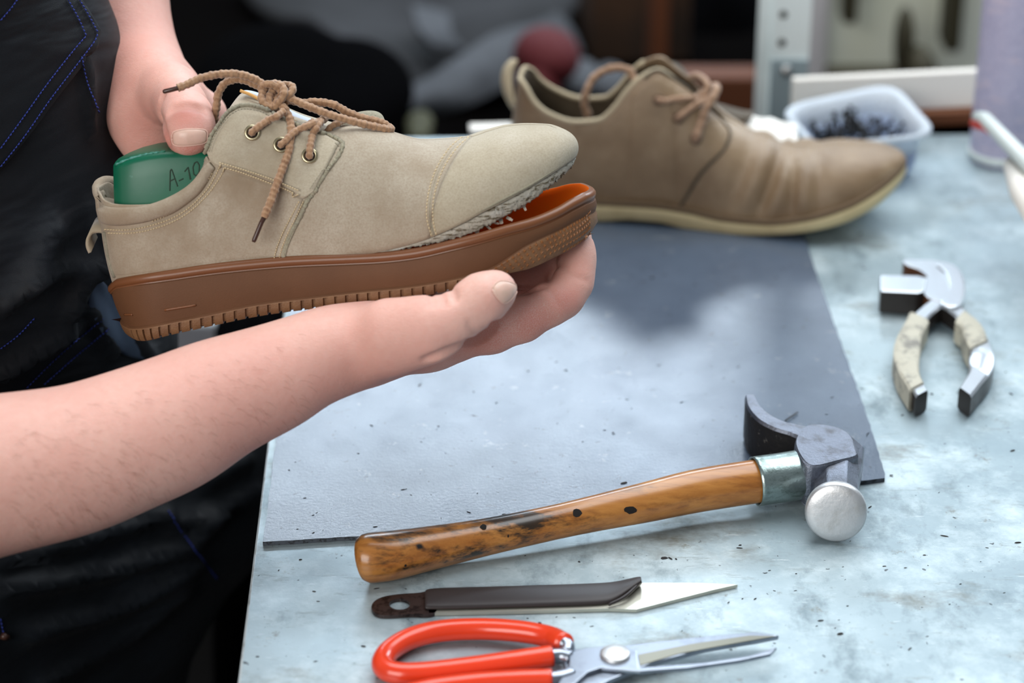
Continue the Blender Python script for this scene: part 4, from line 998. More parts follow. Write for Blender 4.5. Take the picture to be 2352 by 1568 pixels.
def bcol(a, sd, Mn):
    hw = UBk.hw(a); u = UBk.uh + a * UBk.L
    B = np.array([u, bf(a) - .001, sd * hw]); T = np.array([gU(a), gV(a), sd * hw * gW(a)]); h = T[1] - B[1]; kk = gK(a); toe = max(0, (a - .8) / .2)
    C1 = B + np.array([.003 * toe ** 2 - .004 * max(0, 1 - a / .06), h * (.5 + .08 * toe), sd * .001]); lat = B[2] - T[2]
    C2 = T + np.array([(B[0] - T[0]) * (.3 + .25 * min(1, toe * 3)), -h * .28 * (1 - kk), lat * (.3 + .4 * kk)])
    pts = []
    for i in range(Mn + 1):
        t = i / Mn; q = (1 - t) ** 3 * B + 3 * (1 - t) ** 2 * t * C1 + 3 * (1 - t) * t * t * C2 + t ** 3 * T
        cr = 0
        for (cx, am, sg, lo) in ((1762, -.0052, .0046, .2), (1725, .0030, .007, .2), (1790, .0034, .006, .2), (1822, -.0042, .0030, .1), (1850, .0032, .007, .1), (1690, -.0024, .007, .3), (1882, -.0020, .005, .2)):
            cr += am * gz(q[0], frB.px(cx, 400, -.03)[0] + (q[1] - .03) * .35 * (1 if cx < 1800 else -.1), sg) * (lo + (1 - lo) * math.sin(math.pi * min(1, t)) ** .7)
        pts.append(q + np.array([0, .5, sd * .8]) * cr)
    return pts
NU2 = 150; S = UBk.samples(NU2); cols2 = [(a, -1) for a in S] + [(a, 1) for a in S[-2:0:-1]]
Gb = [bcol(a, sd, MU) for a, sd in cols2]; nc2 = len(cols2)
Vk = [frB.pt(*q) for c in Gb for q in c]; Fk = []
for i in range(nc2):
    j = (i + 1) % nc2
    for m_ in range(MU): Fk.append((i * (MU + 1) + m_, j * (MU + 1) + m_, j * (MU + 1) + m_ + 1, i * (MU + 1) + m_ + 1))
bu = obj('upper', Vk, Fk, M['brown_leather'], bobj); solid(bu, .0025, 0)
castB = Caster([(Vk, Fk)], 1.74)
# pale edge along the collar and flap
near_top = [Vk[i * (MU + 1) + MU] for i in range(0, 2 * NU2) if (cols2[i][0] < aa2[10])]
seqt = [i for i in range(nc2) if cols2[i][0] < aa2[11] and cols2[i][1] < 0][::-1] + [i for i in range(nc2 - 1, 0, -1) if cols2[i][0] < aa2[9] and cols2[i][1] > 0]
x = Mat('collar_edge', (186, 172, 144), .7); M['collar_edge'] = x.m
V, F = tube(resample([Vk[i * (MU + 1) + MU] for i in seqt], step=.003), .0019, 8); obj('collar_edge', V, F, M['collar_edge'], bobj)
# lining inside (dark)
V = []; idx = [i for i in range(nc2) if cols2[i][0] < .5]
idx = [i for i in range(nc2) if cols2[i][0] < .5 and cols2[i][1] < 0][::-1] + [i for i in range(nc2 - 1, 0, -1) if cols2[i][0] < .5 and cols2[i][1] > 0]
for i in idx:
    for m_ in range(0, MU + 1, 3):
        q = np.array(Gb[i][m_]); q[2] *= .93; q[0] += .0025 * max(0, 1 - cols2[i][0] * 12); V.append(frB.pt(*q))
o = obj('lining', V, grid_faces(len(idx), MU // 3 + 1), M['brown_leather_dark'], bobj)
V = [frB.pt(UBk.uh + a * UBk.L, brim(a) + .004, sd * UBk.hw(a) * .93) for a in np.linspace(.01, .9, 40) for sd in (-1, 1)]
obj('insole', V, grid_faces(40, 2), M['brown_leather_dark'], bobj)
# quarter panel with lace flap
V, F = strip(castB, [(1440, 466), (1500, 467), (1530, 472), (1557, 478)], [(1450, 210), (1480, 183), (1510, 166), (1545, 186)], 30, 26, lambda s, t: .0016)
V2, F2 = strip(castB, [(1557, 478), (1580, 444), (1610, 396), (1642, 362), (1664, 338)], [(1545, 186), (1580, 212), (1620, 250), (1650, 276), (1674, 308)], 40, 26, lambda s, t: .0018)
for j in range(26): V[29 * 26 + j] = V2[j]
mb = MB(); mb.add(V, F); mb.add(V2, F2); bflap = make_solid(mb, 'quarter', M['brown_leather'], bobj, .0018)
castB2 = Caster([(Vk, Fk), (V, F), (V2, F2)], 1.74)
pts = [castB2(q[0], q[1], .0012)[0] for q in resample(catmull([(1480, 180), (1510, 163), (1545, 183), (1580, 208), (1620, 245), (1652, 275), (1675, 306), (1664, 340), (1640, 366), (1608, 400), (1580, 446), (1560, 476)], 8), step=4)]
V_, F_ = tube(pts, .0013, 8); obj('panel_edge', V_, F_, M['brown_leather_dark'], bflap)
stitches(castB2, [(1222, 250), (1265, 288), (1330, 303), (1390, 292), (1430, 262)], 7, 5, .0005, .001, 'stitching', M['brown_leather_dark'], bu)
# heel tab
V = []
tabp = [(1196, 262, 1.755), (1186, 235, 1.752), (1180, 205, 1.750), (1178, 180, 1.750), (1184, 155, 1.750), (1196, 140, 1.750)]
outp = [(1180, 258), (1164, 232), (1152, 205), (1150, 175), (1158, 148), (1178, 131)]
for (a, b, d), (c_, e_) in zip(tabp, outp):
    V += [PB(a, b, d - .004), PB((a + c_) / 2, (b + e_) / 2, d - .008), PB(c_, e_, d), PB(c_ - 2, e_, d + .012)]
mb = MB(); mb.add(V, grid_faces(6, 4)); o = make_solid(mb, 'heel_tab', M['collar_edge'], bobj, .003); s_ = o.modifiers.new('s', 'SUBSURF'); s_.levels = s_.render_levels = 2
# tongue
rowsT = []
for (bx, by, tx, ty) in [(1490, 230, 1510, 172), (1510, 200, 1530, 142), (1530, 190, 1548, 136), (1560, 200, 1570, 152), (1590, 225, 1596, 190), (1630, 255, 1632, 226), (1670, 280, 1672, 262)]:
    rowsT.append([PB(bx + (tx - bx) * t, by + (ty - by) * t, 1.715 + dd) for t, dd in ((0, -.012), (.5, -.008), (.9, 0), (1, .010), (.8, .024), (.3, .036))])
sheet(rowsT, 'tongue', M['brown_leather_dark'], bobj, .004)
# far flap with its dark lining
ff = [[PB(1600, 262, 1.73), PB(1606, 240, 1.735), PB(1612, 222, 1.742)], [PB(1640, 272, 1.732), PB(1644, 248, 1.738), PB(1648, 232, 1.745)], [PB(1680, 278, 1.735), PB(1682, 258, 1.742), PB(1684, 243, 1.75)], [PB(1712, 276, 1.738), PB(1716, 262, 1.744), PB(1718, 252, 1.752)], [PB(1726, 264, 1.742), PB(1730, 258, 1.746), PB(1733, 250, 1.752)]]
sheet(ff, 'far_flap', M['brown_leather_dark'], bobj, .004)
eb = [eyelet(castB2, a, b, .0034, .0011, M['eyelet_dark'], bflap, .0008) for a, b in ((1513, 229), (1558, 270), (1598, 318))]
def blace(p, r_=.0023, name='lace'): return lace(p, r_, name, M['lace_back'], bobj, step=.0009, n=8)
def be(i, l=0): return eb[i][0] + eb[i][1] * l
def LB(px, py, l=.003): return castB2(px, py, l)[0]
def dB(px, py): return (castB2(px, py, .003)[0] - CAM).dot(FWD)
blace([be(0, -.001), be(0, .002), LB(1530, 232), LB(1550, 229), P(1575, 226, dB(1550, 229)), P(1602, 224, dB(1550, 229) + .006)], name='lace_crossing')
blace([be(1, -.001), be(1, .002), LB(1573, 258), LB(1588, 247), P(1606, 236, dB(1588, 250)), P(1628, 222, dB(1588, 250) + .006)], name='lace_crossing')
d3 = dB(1612, 268)
blace([be(2, -.001), be(2, .002), LB(1602, 300), LB(1610, 276), P(1622, 250, d3 - .003), P(1636, 226, d3 - .003), P(1646, 206, d3), P(1638, 198, d3 + .01), P(1616, 212, d3 + .014), P(1596, 226, d3 + .010)], .0030, 'lace_crossing')
blace([PB(1600, 225, 1.682), PB(1622, 212, 1.678), PB(1624, 192, 1.68), PB(1608, 176, 1.69), PB(1590, 176, 1.70), PB(1578, 186, 1.71)], .0026, 'knot')
blace([PB(1455, 182, 1.70), PB(1448, 164, 1.70), PB(1425, 156, 1.70), PB(1395, 160, 1.70), PB(1365, 178, 1.70), PB(1348, 208, 1.70), PB(1343, 240, 1.705), PB(1350, 262, 1.71), PB(1352, 275, 1.715)], .0029, 'lace_loop')
blace([PB(1500, 200, 1.69), PB(1475, 190, 1.695), PB(1455, 182, 1.70)], .0026, 'lace')

# ================= things at the back of the bench
def lathe(prof, c, N=40):
    V = []; 
    for (r_, z_) in prof:
        for k in range(N): V.append(Vector((c.x + r_ * math.cos(2 * math.pi * k / N), c.y + r_ * math.sin(2 * math.pi * k / N), c.z + z_)))
    F = grid_faces(len(prof), N, closed_c=True); F = [tuple(reversed(f)) for f in F]
    return V, F
# plastic tub of nails
x = Mat('clear_plastic', (232, 240, 248), .25, spec=.6, trans=.45, ior=1.1); x.m.node_tree.nodes['Principled BSDF'].inputs['Alpha'].default_value = 1; M['plastic'] = x.m
x = Mat('blue_plastic', (190, 206, 232), .2, spec=.6, trans=.35, ior=1.15); M['plastic_blue'] = x.m
x = Mat('nail_black', (16, 16, 18), .5, metal=.1); M['nailm'] = x.m
rim_c = [PZ(1792, 246, .040), PZ(2052, 192, .040), PZ(2156, 306, .040), PZ(1868, 338, .040)]
cpt = sum(rim_c, Vector()) / 4; cpt.z = TZ
tub = emp('plastic_tub', cpt, 'clear plastic tub with bluish lower part holding black nails, behind the brown shoe', 'tub')
def tubring(sc_, z_, rc=.24, n=7):
    C_ = [cpt + (c - cpt) * sc_ for c in rim_c]; out = []
    for i in range(4):
        p0, p1, p2 = C_[i - 1], C_[i], C_[(i + 1) % 4]; a_ = p1 + (p0 - p1) * rc; b_ = p1 + (p2 - p1) * rc
        for q in range(n):
            t = q / (n - 1); p = a_ * (1 - t) ** 2 + p1 * 2 * t * (1 - t) + b_ * t * t; out.append(Vector((p.x, p.y, TZ + z_)))
    return out
def tubmesh(L_):
    V = []
    for a_, b_ in L_: V += tubring(a_, b_)
    return V, grid_faces(len(L_), 28, closed_c=True)
V, F = tubmesh([(.70, .0012), (.78, .0025), (.83, .010), (.86, .022)]); F.append(tuple(range(27, -1, -1)))
o = obj('base', V, F, M['plastic_blue'], tub); solid(o, .0012, 1); o['label'] = 'bluish lower part'
V, F = tubmesh([(.86, .022), (.90, .0375), (.985, .040), (1.0, .039), (1.0, .0365)])
o = obj('rim', V, F, M['plastic'], tub); solid(o, .0012, 1)
tr = 0
# nails: one mesh shared by copies
mb = MB()
V, F = tube([Vector((0, 0, 0)), Vector((0, 0, .003)), Vector((0, 0, .014)), Vector((0, 0, .0165))], [.0001, .0008, .0010, .0010], 6); mb.add(V, F)
V, F = tube([Vector((0, 0, .0162)), Vector((0, 0, .0172))], [.0022, .0020], 8); mb.add(V, F)
nail0 = mb.build('shoe_nail', M['nailm'], None, loc=(0, 0, 0)); random.seed(3)
for i in range(100):
    o = nail0 if i == 0 else nail0.copy()
    if i: COL.objects.link(o)
    rr_ = math.sqrt(random.random()); th = random.random() * 6.283; X_, Y_ = rr_ * .034 * math.cos(th), rr_ * .024 * math.sin(th); 
    hgt = .012 + .022 * max(0, 1 - rr_) ** .7 * random.uniform(.4, 1) 
    o.location = (cpt.x + X_ * math.cos(tr) - Y_ * math.sin(tr), cpt.y + .008 + X_ * math.sin(tr) + Y_ * math.cos(tr), TZ + hgt)
    o.rotation_euler = (random.uniform(-1.8, 1.8), random.uniform(-1.8, 1.8), random.uniform(0, 6.28))
    tag(o, 'black shoe nail in the pile in the clear plastic tub', 'nail', 'black nails in the plastic tub')
# crumpled white paper
x = Mat('white_paper', (238, 236, 230), .8); M['paper'] = x.m
V = []; rw = []
pc = PZ(1755, 330); 
for i in range(9):
    for j in range(12):
        u_, v_ = i / 8, j / 11; px_ = 1712 + 120 * v_; py_ = (262 + 22 * v_) + u_ * (58 - 10 * v_) 
        p_ = P(px_, py_, 1.80 - .03 * u_) ; nn = noise.noise(Vector((u_ * 4, v_ * 5, 1))) * .012
        V.append(p_ + FWD * nn + UP * nn * .4)
mb = MB(); mb.add(V, grid_faces(9, 12)); 
o = obj('crumpled_tissue', mb.v, mb.f, M['paper'], None); solid(o, .0008, 0); tag(o, 'crumpled white tissue paper between the brown shoe and the nail tub', 'tissue paper')
s_ = o.modifiers.new('s', 'SUBSURF'); s_.levels = s_.render_levels = 1
# white long box on a brown wooden strip
x = Mat('white_card', (232, 228, 220), .6); M['card'] = x.m
x = Mat('brown_wood', (122, 72, 40), .6); x.mix(x.ramp(x.noise(20, 4, stretch=(.2, 2, 2)), .4, .7), (96, 54, 30)); M['bwood'] = x.m
wa, wb = PZ(2060, 300, .0), PZ(2330, 286, .0)
d_ = (wb - wa); d_.z = 0; ln_ = d_.length; rz_ = math.atan2(d_.y, d_.x); cw = (wa + wb) / 2
V, F = box((cw.x, cw.y + .02, TZ + .0055), (ln_ + .06, .03, .011), rz_); o = obj('wooden_batten', V, F, M['bwood'], None, smooth=False); tag(o, 'brown wooden batten under the long white board', 'batten'); bevel(o, .001)
V, F = box((cw.x - .03, cw.y + .014, TZ + .011 + .0155), (ln_ + .11, .008, .031), rz_); o = obj('white_board', V, F, M['card'], None, smooth=False); tag(o, 'long white board standing on edge on a brown batten behind the plastic tub', 'board'); bevel(o, .0015)
# spray can, violet grey
x = Mat('can_violet', (176, 172, 196), .35, spec=.5); x.mix(x.ramp(x.noise(300, 3, .6), .5, .6, 0, .5), (150, 146, 176)); x.mix(x.ramp(x.noise(40, 3, .6, stretch=(1, 1, 3)), .56, .62, 0, .4), (206, 190, 200)); M['can'] = x.m
x = Mat('can_white', (206, 216, 214), .35); M['can_white'] = x.m
cc = PZ(2300, 365); cr_ = .026
can = emp('adhesive_can', Vector((cc.x, cc.y, TZ)), 'tall violet grey can at the right end of the bench', 'can')
V, F = lathe([(0, 0), (.022, 0), (.0245, .0015), (.0252, .004), (.0252, .16), (.0245, .163), (.020, .168), (0, .17)], Vector((cc.x, cc.y, TZ)), 48); obj('can_body', V, F, M['can'], can)
V, F = lathe([(.0250, .004), (.0262, .004), (.0262, .009), (.0250, .0095)], Vector((cc.x, cc.y, TZ)), 48); obj('bottom_rim', V, F, M['can_white'], can)
V, F = lathe([(0, .17), (.012, .17), (.012, .185), (.008, .19), (0, .19)], Vector((cc.x, cc.y, TZ)), 24); obj('cap', V, F, M['can_white'], can)
# white bottle lying beside, red collar
bo = emp('white_brush', PZ(2330, 400), 'white handled brush with red band leaning against the violet can', 'brush')
V, F = tube([P(2243, 268, 1.765), P(2262, 272, 1.755), P(2300, 312, 1.715), P(2352, 366, 1.67), P(2420, 440, 1.63)], [.004, .005, .0055, .006, .006], 16); obj('handle', V, F, M['can_white'], bo)
x = Mat('red_band', (206, 64, 48), .5); M['redband'] = x.m
V, F = tube([P(2238, 283, 1.768), P(2262, 290, 1.752), P(2280, 306, 1.735)], [.004, .0035, .002], 12); obj('red_band', V, F, M['redband'], bo)
V, F = tube([P(2330, 380, 1.70), P(2352, 440, 1.66), P(2400, 520, 1.6)], [.008, .010, .010], 16); obj('bristle_head', V, F, M['card'], bo)
# small pale block behind the held toe
bp = PZ(1127, 322); V, F = box((bp.x, bp.y + .02, TZ + .002), (.034, .016, .004), R(4)); o = obj('chalk_block', V, F, M['card'], None, smooth=False); bevel(o, .001); tag(o, 'small pale block on the bench just behind the held toe', 'block')
# ================= room and blurred background
x = Mat('floor_dark', (22, 20, 19), 1, spec=0); x.mix(x.ramp(x.noise(3, 5), .4, .7), (12, 11, 11)); M['floor'] = x.m
x = Mat('wall_grey', (120, 116, 106), .85); M['wall'] = x.m
def quad(name, pts, m):
    o = obj(name, pts, [(0, 1, 2, 3)], m, None, smooth=False, loc=(0, 0, 0)); tag(o, kind='structure'); return o
o = quad('floor', [(-4, -3, 0), (4, -3, 0), (4, 6.2, 0), (-4, 6.2, 0)], M['floor'])
# back wall below the window band, and beside
V = []; F = []
for c, s_ in (((0, 6.25, 1.1), (8, .1, 2.2)), ((0, 6.25, 3.7), (8, .1, .9)), ((-2.65, 6.25, 2.72), (2.7, .1, 1.05)), ((3.1, 6.25, 2.72), (1.8, .1, 1.05))):
    v_, f_ = box(c, s_); b = len(V); V += v_; F += [tuple(i + b for i in f) for f in f_]
o = obj('wall_back', V, F, M['wall'], None, smooth=False, loc=(0, 6.2, 0)); tag(o, kind='structure')
def lump(name, blobs, m, label, cat, nz=.02, sc=6, seed=0, zf=.40):
    """soft heap: union of ellipsoids by ray distance"""
    c = Vector((sum(b[0][0] for b in blobs) / len(blobs), sum(b[0][1] for b in blobs) / len(blobs), sum(b[0][2] for b in blobs) / len(blobs)))
    mb = MB(); 
    bm = bmesh.new(); bmesh.ops.create_icosphere(bm, subdivisions=5, radius=1)
    V = [v.co.copy() for v in bm.verts]; F = [tuple(v.index for v in f.verts) for f in bm.faces]; bm.free()
    out = []
    for v in V:
        best = .01
        for (bc, br) in blobs:
            o_ = c - Vector(bc); O = Vector((o_.x / br[0], o_.y / br[1], o_.z / br[2])); D = Vector((v.x / br[0], v.y / br[1], v.z / br[2]))
            a_, b_, c2 = D.dot(D), 2 * O.dot(D), O.dot(O) - 1; disc_ = b_ * b_ - 4 * a_ * c2
            if disc_ > 0: best = max(best, (-b_ + math.sqrt(disc_)) / (2 * a_))
        p = c + v * best; p = p + v * nz * noise.noise(p * sc + Vector((seed, 0, 0))); out.append(p)
    zmin = 0; out = [Vector((p.x, p.y, max(p.z, zf))) for p in out]
    o = obj(name, out, F, m, None); tag(o, label, cat); return o
x = Mat('black_bag', (4, 4, 5), 1, spec=.02); M['bag'] = x.m
x = Mat('grey_cloth', (48, 49, 52), .9); x.mix(x.ramp(x.noise(5, 4), .42, .68), (24, 25, 27)); M['gcloth'] = x.m
x = Mat('grey_pale', (78, 81, 86), .9); x.mix(x.ramp(x.noise(6, 4), .45, .7), (44, 46, 50)); M['gpale'] = x.m
x = Mat('dark_red_cloth', (82, 14, 20), .8); M['dred'] = x.m
x = Mat('crate_brown', (62, 40, 22), .7); x.mix(x.ramp(x.noise(8, 3), .4, .7), (32, 22, 14)); M['crate'] = x.m
x = Mat('orange_brown', (96, 52, 26), .6); M['obrown'] = x.m
x = Mat('leather_tan', (96, 58, 42), .6); M['tan'] = x.m
x = Mat('olive', (52, 52, 22), .7); M['olive'] = x.m
V, F = box((-.1, 2.95, .37), (2.6, 1.5, .06)); so_ = emp('low_platform', Vector((-.1, 2.95, 0)), 'low dark platform behind the bench holding the blurred heap', 'platform')
x = Mat('platform_dark', (10, 9, 9), 1, spec=0); M['plat'] = x.m
obj('top', V, F, M['plat'], so_, smooth=False)
for qx, qy in ((-1.3, 2.3), (1.1, 2.3), (-1.3, 3.6), (1.1, 3.6)):
    V, F = box((qx, qy, .17), (.06, .06, .34)); obj('leg', V, F, M['plat'], so_, smooth=False)
def Q(px, py, d): return P(px, py, d)
def el(px, py, d, rx, ry, rd): return ((Q(px, py, d)), (rx * d / FPX, rd, ry * d / FPX))
lump('duffel_bag', [el(640, 200, 2.5, 190, 120, .12), el(780, 220, 2.5, 170, 100, .12), el(560, 350, 2.5, 160, 200, .12), el(780, 330, 2.5, 170, 160, .12)], M['bag'], 'black bag heaped behind the bench, left of the grey cloth', 'bag')
def drape(name, rows_, m, label, cat, th=.01, nzz=.02, seed=0):
    V = []; nr = len(rows_); ncx = len(rows_[0])
    rows_ = [resample(catmull(r_, 8), n=30) for r_ in rows_]
    rows_ = list(map(list, zip(*rows_))); rows_ = [resample(catmull(r_, 8), n=24) for r_ in rows_]
    for r_ in rows_:
        for p in r_:
            p = Vector(p); V.append(p + Vector((0, 1, .3)) * nzz * noise.noise(p * 7 + Vector((seed, 0, 0))))
    o = obj(name, V, grid_faces(30, 24), m, None); solid(o, th, 0); tag(o, label, cat); return o
drape('grey_jacket', [[Q(540, -60, 3.3), Q(760, -60, 3.3), Q(1000, -60, 3.25), Q(1340, -60, 3.2)], [Q(600, 20, 3.2), Q(800, 30, 3.2), Q(1050, 60, 3.1), Q(1320, 30, 3.1)], [Q(720, 60, 3.1), Q(880, 130, 3.0), Q(1060, 160, 2.95), Q(1290, 100, 3.0)], [Q(800, 120, 3.05), Q(930, 190, 2.95), Q(1060, 235, 2.9), Q(1190, 160, 2.95)]], M['gcloth'], 'dark grey jacket draped behind the bench above the held toe', 'jacket', nzz=.07)
drape('grey_rag', [[Q(1280, 20, 2.9), Q(1310, 60, 2.88), Q(1330, 110, 2.9)], [Q(1130, 100, 2.8), Q(1150, 140, 2.78), Q(1200, 185, 2.8)], [Q(960, 170, 2.72), Q(1000, 205, 2.7), Q(1060, 235, 2.72)], [Q(850, 215, 2.7), Q(880, 240, 2.68), Q(900, 262, 2.7)]], M['gpale'], 'paler grey rag hanging down to the left behind the held toe', 'rag', nzz=.05, seed=4)
drape('pale_sleeve', [[Q(945, 30, 3.0), Q(1030, 50, 2.98)], [Q(960, 80, 2.95), Q(1040, 100, 2.93)], [Q(1000, 130, 2.9), Q(1070, 140, 2.88)]], M['gpale'], 'pale grey sleeve hanging from the dark grey jacket', 'sleeve', nzz=.03, seed=9)
lump('red_cloth', [el(1262, 135, 2.62, 70, 60, .04), el(1240, 220, 2.62, 50, 90, .04)], M['dred'], 'dark red cloth above the heel of the brown shoe', 'cloth')
def bx(name, px, py, d, w_, h_, dp, m, label, cat, rz=0):
    c = Q(px, py, d); V, F = box((c.x, c.y + dp / 2, c.z), (w_ * d / FPX, dp, h_ * d / FPX), rz); o = obj(name, V, F, m, None, smooth=False); tag(o, label, cat); bevel(o, .004); return o
bx('wooden_crate', 1460, 55, 3.0, 230, 190, .14, M['crate'], 'brown wooden crate in the dark background above the brown shoe laces', 'crate', .1)
bx('brown_post', 1512, 90, 2.88, 38, 260, .05, M['obrown'], 'thin brown post right of the wooden crate', 'post', .1)
bx('orange_board', 1640, 300, 2.6, 230, 260, .04, M['obrown'], 'orange brown board left of the perforated metal post', 'board')
lump('black_sack', [el(1640, 90, 3.3, 130, 200, .12), el(1420, 215, 3.1, 160, 70, .1)], M['bag'], 'black sack between the crate and the metal post', 'sack')
lump('tan_pouch', [el(662, 196, 2.5, 48, 36, .05), el(640, 225, 2.5, 40, 30, .05)], M['tan'], 'tan leather pouch behind the lace knot', 'pouch')
lump('olive_pouch', [el(962, 288, 2.45, 42, 26, .04), el(962, 340, 2.45, 46, 60, .04)], M['olive'], 'olive pouch behind the laces of the held shoe', 'pouch')
lump('grey_bundle', [el(1330, 180, 2.7, 50, 34, .05), el(1400, 190, 2.7, 40, 28, .05)], M['gpale'], 'small grey bundle behind the collar of the brown shoe', 'bundle')
# perforated metal post at the back of the bench
x = Mat('painted_metal', (224, 234, 234), .45, spec=.5); x.mix(x.ramp(x.noise(14, 5), .5, .7, 0, .5), (190, 204, 204)); M['painted'] = x.m
x = Mat('galv_dark', (170, 188, 194), .3, metal=.3); M['galv2'] = x.m
po = emp('perforated_post', Vector((Q(1800, 300, 2.02).x, Q(1800, 300, 2.02).y, 0)), 'pale grey perforated metal post behind the brown shoe', 'metal post')
dpo = 2.02; z0 = 0; c0 = Q(1800, 235, dpo)
def vx(px): return (px - 1176) / FPX * dpo
yp = c0.y
ztop = Q(1800, -260, dpo).z + .5
for nm, xa, xb, ya, th in (('front_flange', 1765, 1852, 0, .002),):
    zs = [Q(1800, p_, dpo).z for p_ in (-250, -175, -100, -25, 2, 77, 140)]
    c = Vector(((vx(xa) + vx(xb)) / 2, yp, (ztop) / 2)); V, F = box(c, (vx(xb) - vx(xa), th, ztop)); o = obj(nm, V, F, M['painted'], po, smooth=False)
for py_ in (3, 78, -72, -147):
    q = Q(1790, py_, dpo - .006); V, F = tube([Vector((q.x, yp - .0012, q.z)), Vector((q.x, yp - .0022, q.z))], .0032, 16); obj('slot_hole', V, F, M['hole'], po)
V, F = box(((vx(1735) + vx(1765)) / 2, yp + .004, ztop / 2), (vx(1768) - vx(1735), .002, ztop), R(35) * 0); obj('side_flange', V, F, M['painted'], po, smooth=False)
V, F = box(((vx(1765) + vx(1850)) / 2, yp - .003, Q(1800, 185, dpo).z - .02), (vx(1850) - vx(1765), .003, .085)); obj('joint_plate', V, F, M['galv2'], po, smooth=False)
q = Q(1803, 153, dpo - .01); V, F = lathe([(0, 0), (.0052, 0), (.0050, .003), (.003, .0045), (0, .005)], Vector((0, 0, 0)), 20)
V = [Vector((q.x + v.x, yp - .0045 - v.z, q.z + v.y)) for v in V]; obj('bolt', V, F, M['steel'], po)
# light strip and machine right of the post
x = Mat('beige_panel', (214, 216, 192), .6); x.mix(x.ramp(x.noise(3.2, 3, .5, stretch=(1, 1, .6)), .42, .62), (232, 236, 226)).mix(x.ramp(x.noise(4.5, 3, .5, rot=(0, .5, 0)), .58, .72, 0, .8), (120, 118, 92)); M['beige'] = x.m
x = Mat('lilac_grey', (206, 204, 206), .5); M['lilac'] = x.m
x = Mat('dark_olive', (54, 50, 32), .7); M['dolive'] = x.m
cb = emp('machine_cabinet', Vector((Q(2060, 60, 2.7).x, Q(2060, 60, 2.7).y, 0)), 'beige and grey machine cabinet behind the bench, right of the metal post', 'cabinet')
def cbx(name, px0, px1, py0, py1, d, dp, m, par):
    a, b = Q(px0, py0, d), Q(px1, py1, d); y_ = (a.y + b.y) / 2; V, F = box(((a.x + b.x) / 2, y_ + dp / 2, (a.z + b.z) / 2), (abs(b.x - a.x), dp, abs(b.z - a.z))); o = obj(name, V, F, m, par, smooth=False); bevel(o, .004); return o
cbx('body', 1895, 2420, -200, 260, 2.7, .3, M['beige'], cb)
cbx('side_panel', 1850, 1905, -200, 270, 2.66, .3, M['lilac'], cb)
cbx('handle', 1938, 1972, -60, 66, 2.62, .03, M['dolive'], cb)
cbx('lower_trim', 1900, 2160, 165, 205, 2.64, .03, M['dolive'], cb)
cbx('cable_duct', 2178, 2215, -100, 140, 2.62, .05, M['dolive'], cb)
lump('hose', [el(2075, 90, 2.6, 26, 90, .03), el(2110, 150, 2.6, 40, 50, .03)], M['dolive'], 'dark olive hose hanging on the machine cabinet', 'hose')
x = Mat('pale_plastic', (216, 226, 232), .5); M['palep'] = x.m
bx('white_crate', 440, 790, 2.15, 130, 110, .2, M['palep'], 'white plastic crate on a black stool, seen below the held sole', 'crate')
c = Q(440, 847, 2.15); V, F = box((c.x, c.y + .1, c.z / 2), (.10, .2, c.z - .004)); x = Mat('stool_black', (10, 10, 11), .8); o = obj('stool', V, F, x.m, None, smooth=False); tag(o, 'black stool on the floor carrying the white plastic crate', 'stool'); bevel(o, .004)
lump('black_sack', [el(575, 765, 1.95, 90, 60, .08), el(600, 1100, 1.95, 90, 400, .08), el(600, 1700, 2.1, 100, 700, .08)], M['bag'], 'tall black sack on the floor beside the bench under the held sole', 'sack', zf=.0)
